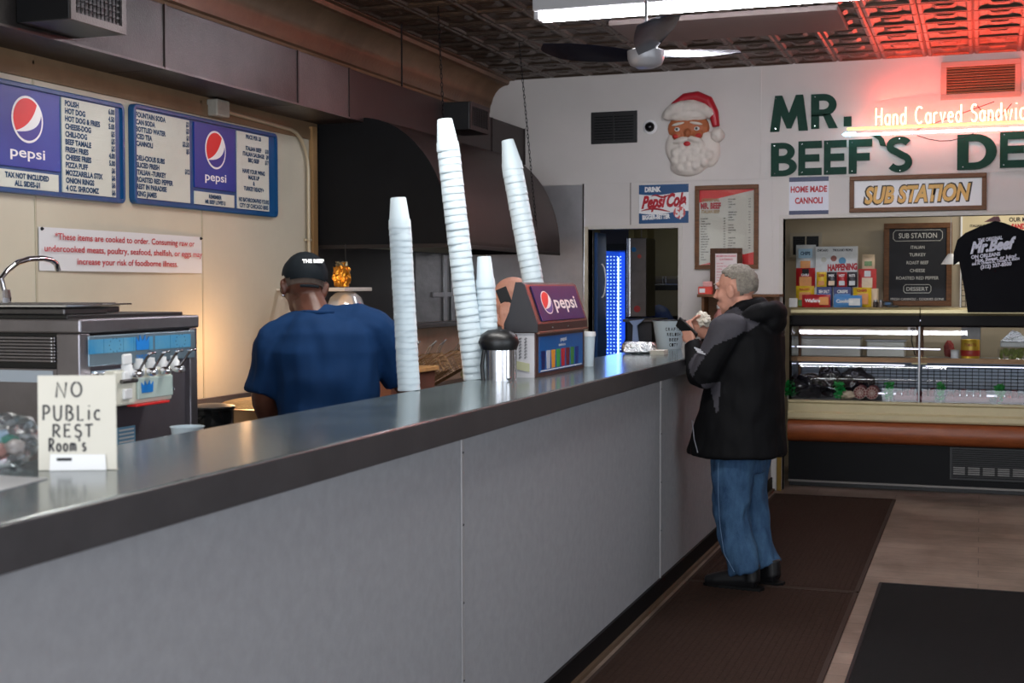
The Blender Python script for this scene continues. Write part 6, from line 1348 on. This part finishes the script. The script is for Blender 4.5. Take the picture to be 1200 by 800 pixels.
def limb(b, pts, rs, seg=12):
    "smoothly interpolated tapered limb"
    P, R_ = [Vector(p) for p in pts], rs; out, ro = [], []
    for i in range(len(P)-1):
        a = P[max(i-1, 0)]; c0, c1 = P[i], P[i+1]; e = P[min(i+2, len(P)-1)]
        for k in range(4):
            t = k/4; out.append(.5*((2*c0)+(c1-a)*t+(2*a-5*c0+4*c1-e)*t*t+(3*c0-a-3*c1+e)*t**3))
            f = lambda i_: R_[i_] if isinstance(R_[i_], tuple) else (R_[i_], R_[i_])
            ro.append((f(i)[0]*(1-t)+f(i+1)[0]*t, f(i)[1]*(1-t)+f(i+1)[1]*t))
    out.append(P[-1]); ro.append(R_[-1] if isinstance(R_[-1], tuple) else (R_[-1], R_[-1]))
    b.tube(out, ro, seg)
def rings(b, rs, seg=28, power=2.3):
    "closed loft from horizontal rings: (z, xc, yc, rx, ry)"
    V_ = []
    for z, xc, yc, rx, ry in rs:
        ring = []
        for k in range(seg):
            a = k*2*math.pi/seg; ca, sa = math.cos(a), math.sin(a)
            ring.append(b.bm.verts.new((xc+rx*math.copysign(abs(ca)**(2/power), ca), yc+ry*math.copysign(abs(sa)**(2/power), sa), z)))
        V_.append(ring)
    fs = []
    for p, q in zip(V_, V_[1:]):
        for k in range(seg): fs.append(b.bm.faces.new((p[k], p[(k+1) % seg], q[(k+1) % seg], q[k])))
    fs.append(b.bm.faces.new(V_[0][::-1])); fs.append(b.bm.faces.new(V_[-1])); bmesh.ops.recalc_face_normals(b.bm, faces=fs)
def shoe(name, par, x, y, ang, m, sole, L_=.30):
    R = Matrix.Rotation(math.radians(ang), 3, 'Z'); T = lambda p: Vector((x, y, 0))+R@Vector(p)
    b = B()
    limb(b, [T((0, -.08, .055)), T((0, -.02, .06)), T((0, .06, .052)), T((0, .14, .04)), T((0, .20, .032))], [(.05, .042), (.062, .048), (.055, .050), (.042, .052), (.028, .038)])
    limb(b, [T((0, -.05, .05)), T((0, -.045, .14))], [.05, .05]); 
    s_ = smart(b, name, m, par, .007, 2)
    b = B(); pts = [(u*.92, v*.95) for u, v in ((-.04, -.115), (.0, -.125), (.04, -.115), (.046, -.05), (.045, .03), (.05, .12), (.042, .19), (.02, .222), (-.02, .222), (-.042, .19), (-.05, .12), (-.045, .03), (-.046, -.05))]
    b.prism([T((u, v, .001)) for u, v in pts], (0, 0, .022)); b.build('sole', sole, s_)
    return s_
def in_poly(x, y, P):
    c = False; j = len(P)-1
    for i in range(len(P)):
        if (P[i][1] > y) != (P[j][1] > y) and x < (P[j][0]-P[i][0])*(y-P[i][1])/(P[j][1]-P[i][1])+P[i][0]: c = not c
        j = i
    return c
def place(t, x, y, rz): t.location = (x, y, 0); t.rotation_euler = (0, 0, math.radians(rz))
def hair_cap(name, c, R, par, m, s=1.0, cut=None, r=(.083, .101, .094), amp=.006, thick=.006, seed=0):
    b = B(); tt = bmesh.new(); bmesh.ops.create_uvsphere(tt, u_segments=48, v_segments=32, radius=1)
    for v in tt.verts: v.co = Vector((v.co.x*r[0], v.co.y*r[1], v.co.z*r[2]))
    dead = [v for v in tt.verts if cut(v.co)]
    bmesh.ops.delete(tt, geom=dead, context='VERTS')
    for v in tt.verts: v.co += v.co.normalized()*(noise.noise(v.co*55+Vector((seed, 0, 0)))*amp)
    bmesh.ops.solidify(tt, geom=tt.faces[:], thickness=thick)
    M = Matrix.Translation(Vector(c)+R@Vector((0, -.014, .036))*s) @ R.to_4x4() @ Matrix.Scale(s, 4)
    return b.add(tt, M).build(name, m, par, smooth=True, auto=80)
# --- customer at the counter
cu = thing('person', 'grey-haired customer in a black and grey jacket and jeans standing at the counter', 'person')
blk_shoe = mat('shoe_black', (20, 20, 22), .35); solem = mat('sole_black', (12, 12, 13), .6)
jk, jg = mat('jacket_black', (9, 9, 12), .75, bump=.15, bs=40), mat('jacket_grey', (66, 64, 70), .7, var=.06, bump=.15, bs=40)
HC = Vector((0, .022, 1.585)); HR = rotm(0, -6, 0)
Lsh, Lel, Lwr = Vector((-.205, -.03, 1.385)), Vector((-.265, .085, 1.14)), Vector((-.16, .20, 1.300))
Rsh, Rel, Rwr = Vector((.20, -.02, 1.385)), Vector((.245, .12, 1.15)), Vector((.06, .215, 1.335))
b = B()
head_shapes(b, HC, HR, 1.09); limb(b, [(0, -.045, 1.36), (0, -.03, 1.46), (0, -.01, 1.54)], [.07, .058, .055])
rings(b, [(.80, 0, 0, .15, .11), (1.0, 0, .01, .15, .12), (1.25, 0, -.01, .16, .12), (1.38, 0, -.03, .15, .10), (1.44, 0, -.04, .07, .06)])
for s_, sh_, el_, wr_ in ((-1, Lsh, Lel, Lwr), (1, Rsh, Rel, Rwr)):
    limb(b, [sh_, el_, wr_], [.048, .04, .029])
    limb(b, [(s_*.09, 0, .86), (s_*.095, -.0, .46), (s_*.09, -.06, .10)], [.085, .055, .04])
limb(b, [(-.10, -.03, .13), (-.09, 0, .05), (-.09, .06, .04)], [.035, .035, .03]); limb(b, [(.10, -.03, .13), (.09, 0, .05), (.09, .06, .04)], [.035, .035, .03])
hand_shapes(b, Lwr+Vector((.01, .012, .01)), (.25, .45, .85), (.9, -.2, .1), 1, .55)
hand_shapes(b, Rwr+Vector((-.01, .01, .0)), (-.40, .30, .85), (-.7, -.5, .2), -1, .55)
body = smart(b, 'body', skin_l, cu, .0062, 2)
head_extras(HC, HR, body, 1.09, mat('brow_grey', (150, 140, 130), .8))
hairm = mat('hair_grey', (138, 130, 120), .75, var=.3, vs=70, bump=.8, bs=160)
hair_cap('hair', HC, HR, body, hairm, 1.09, lambda p: (p.z < .018+.5*max(0, p.y) and p.y > -.022) or p.z < -.05-.3*(p.y+.1) or (p.y > .066 and p.z < .058), amp=.007)
# jeans
b = B()
rings(b, [(.62, 0, -.01, .17, .12), (.72, 0, -.01, .175, .135), (.85, 0, -.01, .175, .13), (1.0, 0, 0, .17, .125)])
for s_, yk, ya in ((-1, -.005, -.085), (1, -.03, -.11)): limb(b, [(s_*.095, -.01, .76), (s_*.10, -.0+yk*.3, .55), (s_*.10, yk, .36), (s_*.10, ya*.6, .20), (s_*.10, ya, .095)], [(.105, .125), (.098, .110), (.09, .096), (.084, .086), (.084, .092)])
jn = smart(b, 'jeans', jean, cu, .009, 1, .014, 11)
b = B(); b.tube([(-.198, .03, .68), (-.20, .028, .50), (-.193, .02, .34), (-.186, .0, .20), (-.188, -.06, .11)], .002, 5); b.build('side_seam', mat('seam_pale', (90, 115, 145), .8), jn)
shoe('shoe', cu, -.10, -.065, 6, blk_shoe, solem); shoe('shoe', cu, .10, -.10, -8, blk_shoe, solem)
# jacket
b = B()
rings(b, [(.705, 0, .015, .245, .255), (.72, 0, .015, .25, .26), (.90, 0, -.005, .235, .225), (1.08, 0, -.03, .225, .20), (1.22, 0, -.04, .225, .19), (1.34, 0, -.05, .215, .175), (1.41, 0, -.05, .17, .14), (1.46, 0, -.045, .11, .105), (1.50, 0, -.035, .085, .09)])
for sh_, el_, wr_ in ((Lsh, Lel, Lwr), (Rsh, Rel, Rwr)):
    limb(b, [sh_+Vector((0, 0, .0)), (sh_+el_)/2+Vector((sh_.x*.08, .0, 0)), el_, (el_+wr_)/2+Vector((0, 0, -.01)), wr_], [.088, .084, .076, .064, .052], 14)
    b.ell(sh_, (.085, .10, .085))
# collar and hood at the nape
limb(b, [(-.075, .05, 1.45), (-.085, -.04, 1.50), (0, -.12, 1.52), (.085, -.04, 1.50), (.075, .05, 1.45)], [.022, .03, .034, .03, .022])
limb(b, [(-.13, -.07, 1.43), (-.10, -.16, 1.465), (0, -.19, 1.47), (.10, -.16, 1.465), (.13, -.07, 1.43)], [.03, .055, .065, .055, .03]); b.ell((0, -.20, 1.42), (.10, .05, .07))
GP = [(-.17, 1.415), (-.10, 1.35), (.0, 1.30), (.07, 1.20), (.115, 1.13), (.16, 1.20), (.11, 1.30), (.07, 1.40), (.05, 1.47), (-.03, 1.50), (-.09, 1.45)]
GT = [(.0, 1.11), (.075, 1.10), (.028, .94), (.02, .94)]
def cls(p): return 1 if ((in_poly(p.y, p.z, GP) and abs(p.x) > .07) or (in_poly(p.y, p.z, GT) and abs(p.x) > .12)) else 0
jo = smart(b, 'jacket', jk, cu, .0095, 2, .009, 9, mats=[jk, jg], classify=cls)
b = B(); b.tube([(-.235, .165, .90), (-.238, .150, .80), (-.236, .13, .73)], .003, 5); b.build('pocket_zip', mat('zip_pale', (150, 150, 158), .4, .5), jo)
b = B(); lo = Vector((-.262, .02, 1.255)); 
for i in range(3): b.prism([lo+Vector((-.09-.0*i, .015+i*.012, i*.010)), lo+Vector((-.09, .06+i*.008, .012+i*.010)), lo+Vector((-.09, .058+i*.008, .018+i*.010)), lo+Vector((-.09, .012+i*.012, .006+i*.010))], (.004, 0, 0))
b.build('sleeve_logo', mat('logo_pale', (190, 190, 196), .5), jo)
place(cu, -1.215, 7.13, 75)
# things in his hands
W4 = Matrix.Translation((-1.215, 7.13, 0)) @ Matrix.Rotation(math.radians(75), 4, 'Z')
def wp(p): return W4 @ Vector(p)
c_ = wp((-.14, .245, 1.375))
b = B().box(-.037, .037, -.006, .006, -.07, .07, .004); b.bm.transform(Matrix.Translation(c_) @ Matrix.Rotation(math.radians(75), 4, 'Z') @ Matrix.Rotation(math.radians(-50), 4, 'X') @ Matrix.Rotation(math.radians(60), 4, 'Z'))
tag(b.build('phone', black), 'black phone held up in the customer\'s left hand', 'phone')
c_ = wp((.03, .235, 1.425))
o = crumple(c_, (.04, .05, .042), 'napkin_bundle', mat('napkin_white', (232, 226, 212), .8), 6, .4, 4, None, 2.5)
tag(o, 'crumpled white napkins held in the customer\'s other hand', 'napkins')
# --- cook in the blue shirt
ck = thing('person', 'cook in a navy T-shirt and dark cap seen from behind the counter, back turned', 'person')
HC = Vector((-.095, .10, 1.605)); HR = rotm(14, -14, 4)
Lsh, Lel, Lwr = Vector((-.205, .03, 1.375)), Vector((-.262, .03, 1.155)), Vector((-.235, .20, .99))
Rsh, Rel, Rwr = Vector((.195, .03, 1.42)), Vector((.315, .10, 1.21)), Vector((.44, .16, 1.02))
b = B()
head_shapes(b, HC, HR, 1.06); limb(b, [(-.02, .0, 1.38), (-.05, .045, 1.48), (-.08, .08, 1.56)], [.09, .072, .066])
rings(b, [(.85, 0, 0, .17, .13), (1.05, 0, .02, .17, .14), (1.3, 0, .01, .17, .13), (1.42, 0, 0, .12, .09)])
for s_, sh_, el_, wr_ in ((-1, Lsh, Lel, Lwr), (1, Rsh, Rel, Rwr)):
    limb(b, [sh_, (sh_+el_)/2, el_, (el_+wr_)/2, wr_], [.06, .056, .051, .05, .033])
    limb(b, [(s_*.10, 0, .88), (s_*.11, .02, .46), (s_*.11, -.02, .10)], [.09, .06, .045]); limb(b, [(s_*.11, -.02, .13), (s_*.11, 0, .05), (s_*.11, .08, .04)], [.035, .035, .03])
hand_shapes(b, Lwr, (.15, .8, -.5), (0, -.3, -1), -1, .5, 1.05); hand_shapes(b, Rwr, (.2, .8, -.5), (0, -.3, -1), 1, .5, 1.05)
body = smart(b, 'body', skin_d, ck, .0068, 2)
head_extras(HC, HR, body, 1.06)
ea = HC+HR@Vector((-.088, -.006, -.04)); B().ell(ea, (.006, .006, .006)).build('earring', chrome, body, smooth=True)
hair_cap('hair', HC, HR, body, mat('hair_dark_grey', (96, 82, 74), .85, var=.2, vs=60), 1.05, lambda p: p.z < -.05 or p.y > .02 or p.z > .06, r=(.080, .100, .092), amp=.002, thick=.003)
capm = mat('cap_navy', (13, 20, 26), .75, var=.1, vs=30)
cp_ = hair_cap('cap', HC, HR, ck, capm, 1.08, lambda p: p.z < -.03 + (.45*max(0, p.y+.06)), r=(.090, .112, .100), amp=.0015, thick=.004)
def hl_(p): return HC+HR@(Vector(p)*1.08)
b = B(); bl_ = []
for i in range(11):
    a = math.radians(20+140*i/10); bl_.append((math.cos(a)*.088, .02+math.sin(a)*.095, .02+.006*math.sin(a)))
for i in range(10, -1, -1):
    a = math.radians(20+140*i/10); bl_.append((math.cos(a)*.086, .02+math.sin(a)*.165, -.004+.012*math.cos(a)**2))
n = 11; up_ = [b.bm.verts.new(hl_(p)) for p in bl_]; dn_ = [b.bm.verts.new(hl_((p[0], p[1], p[2]-.004))) for p in bl_]
for i in range(10):
    j = 21-i; b.bm.faces.new((up_[i], up_[i+1], up_[j-1], up_[j])); b.bm.faces.new((dn_[i], dn_[j], dn_[j-1], dn_[i+1]))
    b.bm.faces.new((up_[j], up_[j-1], dn_[j-1], dn_[j]))
b.build('brim', capm, cp_, smooth=True)
b = B(); b.ell(hl_((0, -.014, .137)), (.009, .009, .005)); b.build('button', capm, cp_, smooth=True)
b = B(); tpos = hl_((.012, -.122, .068)); put_text(b, 'THE BEEF', tpos, HR@Vector((1, 0, .08)), HR@Vector((0, .42, 1)), .018, .09, 'c', .05); b.build('lettering', pw, cp_)
b = B(); b.tube([hl_((x, -.014-.112*math.sqrt(max(0, 1-(x/.09)**2))+.003, -.024)) for x in (-.035, -.02, 0, .02, .035)], .006, 6); b.build('strap', capm, cp_)
b = B()
rings(b, [(.82, 0, .01, .225, .17), (.95, .0, .01, .22, .17), (1.10, .0, .015, .205, .165), (1.22, .0, .005, .215, .16), (1.34, 0, 0, .225, .15), (1.42, .0, .0, .20, .13), (1.47, .0, .01, .15, .105), (1.505, -.035, .025, .085, .08)])
for sh_, el_ in ((Lsh, Lel), (Rsh, Rel)):
    limb(b, [(-.035, .03, 1.44), (sh_+Vector((-.035, .03, 1.46)))/2, sh_+Vector((0, 0, .004)), (sh_+el_)/2, el_+(sh_-el_)*.04], [.085, .09, .093, .089, .080], 14)
smart(b, 'shirt', tee_b, ck, .0095, 2, .014, 8)
b = B(); limb(b, [(-.11, .06, 1.495), (-.095, -.02, 1.503), (-.04, -.058, 1.503), (.02, -.03, 1.503), (.04, .04, 1.495)], [.009]*5, 8); b.build('neckband', tee_b, ck, smooth=True)
b = B(); rings(b, [(.66, 0, 0, .19, .14), (.85, 0, .01, .2, .155), (.95, 0, .01, .2, .155)])
for s_ in (-1, 1): limb(b, [(s_*.10, 0, .78), (s_*.11, .02, .45), (s_*.11, -.02, .05)], [.115, .09, .075])
smart(b, 'trousers', mat('trouser_black', (26, 27, 32), .8), ck, .012, 1, .006, 12)
shoe('shoe', ck, -.11, -.02, 5, blk_shoe, solem); shoe('shoe', ck, .11, -.02, -5, blk_shoe, solem)
place(ck, -2.555, 4.95, 25)
# --- bald person with a phone, behind the soda dispenser
pp3 = thing('person', 'bald person in an olive sleeve holding a phone to the head, behind the soda dispenser', 'person')
HC = Vector((0, 0, 1.522)); HR = rotm(0, 0, 0); b = B()
head_shapes(b, HC, HR, 1.12); limb(b, [(0, -.03, 1.30), (0, -.01, 1.46)], [.07, .06])
rings(b, [(.85, 0, 0, .15, .11), (1.2, 0, 0, .16, .12), (1.33, 0, 0, .10, .08)])
Lsh, Lel, Lwr = Vector((-.19, 0, 1.27)), Vector((-.26, .10, 1.05)), Vector((-.215, -.05, 1.39))
Rsh, Rel, Rwr = Vector((.19, 0, 1.27)), Vector((.25, .02, 1.0)), Vector((.2, .2, .85))
Lel = Vector((-.27, .14, 1.15))
for s_, sh_, el_, wr_ in ((-1, Lsh, Lel, Lwr), (1, Rsh, Rel, Rwr)):
    limb(b, [sh_, el_, wr_], [.048, .04, .029]); limb(b, [(s_*.09, 0, .86), (s_*.095, 0, .46), (s_*.09, -.03, .08)], [.085, .055, .04]); limb(b, [(s_*.09, -.03, .1), (s_*.09, .08, .04)], [.035, .03])
hand_shapes(b, Lwr, (.02, .16, 1), (.95, .05, -.05), 1, .45, 1.0); hand_shapes(b, Rwr, (0, .5, -.8), (-1, 0, 0), -1, .4)
body = smart(b, 'body', skin_l, pp3, .007, 2); head_extras(HC, HR, body, 1, mat('brow_grey', (150, 140, 130), .8))
b = B(); olive = mat('shirt_olive', (88, 88, 66), .8)
rings(b, [(.80, 0, 0, .20, .15), (1.05, 0, 0, .20, .15), (1.25, 0, 0, .20, .14), (1.33, 0, 0, .14, .10), (1.36, 0, 0, .08, .075)])
for sh_, el_, wr_ in ((Lsh, Lel, Lwr), (Rsh, Rel, Rwr)): limb(b, [sh_, el_, wr_*.85+el_*.15], [.075, .065, .045])
smart(b, 'shirt', olive, pp3, .011, 2, .006, 10)
b = B(); rings(b, [(.66, 0, 0, .17, .13), (.85, 0, 0, .18, .14)])
for s_ in (-1, 1): limb(b, [(s_*.09, 0, .78), (s_*.095, .01, .45), (s_*.09, -.02, .05)], [.10, .08, .07])
smart(b, 'trousers', mat('trouser_black', (26, 27, 32), .8), pp3, .012, 1, .006, 12)
shoe('shoe', pp3, -.09, -.02, 5, blk_shoe, solem); shoe('shoe', pp3, .09, -.02, -5, blk_shoe, solem)
P3X, P3Y, P3R = -2.335, 6.62, 95
place(pp3, P3X, P3Y, P3R)
W4 = Matrix.Translation((P3X, P3Y, 0)) @ Matrix.Rotation(math.radians(P3R), 4, 'Z')
b = B().box(-.005, .005, -.030, .030, -.07, .07, .003); b.bm.transform(W4 @ Matrix.Translation((-.178, -.02, 1.535)) @ Matrix.Rotation(math.radians(-22), 4, 'X'))
tag(b.build('phone', black), 'dark phone held beside the bald person\'s head', 'phone')
# --- stooping person in the back room
p4 = thing('person', 'stooping person in a dark blue jacket seen through the doorway', 'person')
HC = Vector((0, .22, 1.50)); HR = rotm(0, -40, 0); b = B()
head_shapes(b, HC, HR, 1); limb(b, [(0, .10, 1.36), (0, .19, 1.46)], [.065, .058]); limb(b, [(0, 0, .9), (0, .03, 1.1), (0, .09, 1.32)], [(.12, .15), (.12, .16), (.09, .14)])
for s_ in (-1, 1):
    limb(b, [(s_*.18, .09, 1.30), (s_*.24, .17, 1.06), (s_*.14, .36, .98)], [.048, .04, .03]); limb(b, [(s_*.09, 0, .88), (s_*.10, .03, .46), (s_*.09, -.02, .08)], [.085, .055, .04]); limb(b, [(s_*.09, -.02, .1), (s_*.09, .08, .04)], [.035, .03])
    hand_shapes(b, (s_*.14, .36, .98), (-s_*.3, .9, 0), (0, 0, -1), s_, .5)
body = smart(b, 'body', mat('skin_mid', (150, 96, 76), .5), p4, .0075, 2); head_extras(HC, HR, body)
hair_cap('hair', HC, HR, body, mat('hair_black', (22, 20, 20), .8), 1, lambda p: (p.z < .01 and p.y > -.02) or p.z < -.06)
b = B(); limb(b, [(0, -.02, .78), (0, .0, .95), (0, .03, 1.15), (0, .08, 1.32), (0, .12, 1.40)], [(.15, .19), (.16, .20), (.16, .21), (.12, .18), (.06, .08)], 18)
for s_ in (-1, 1): limb(b, [(s_*.17, .09, 1.29), (s_*.24, .17, 1.06), (s_*.145, .34, .985)], [.08, .068, .045])
smart(b, 'jacket', mat('jacket_blue', (22, 44, 92), .7, var=.1), p4, .011, 2, .008, 9)
b = B(); rings(b, [(.66, 0, 0, .17, .13), (.85, 0, 0, .18, .14)])
for s_ in (-1, 1): limb(b, [(s_*.09, 0, .78), (s_*.095, .01, .45), (s_*.09, -.02, .05)], [.10, .08, .07])
smart(b, 'trousers', mat('trouser_black', (26, 27, 32), .8), p4, .012, 1, .006, 12)
shoe('shoe', p4, -.09, -.02, 5, blk_shoe, solem); shoe('shoe', p4, .09, -.02, -5, blk_shoe, solem)
place(p4, -2.85, 12.35, 60)
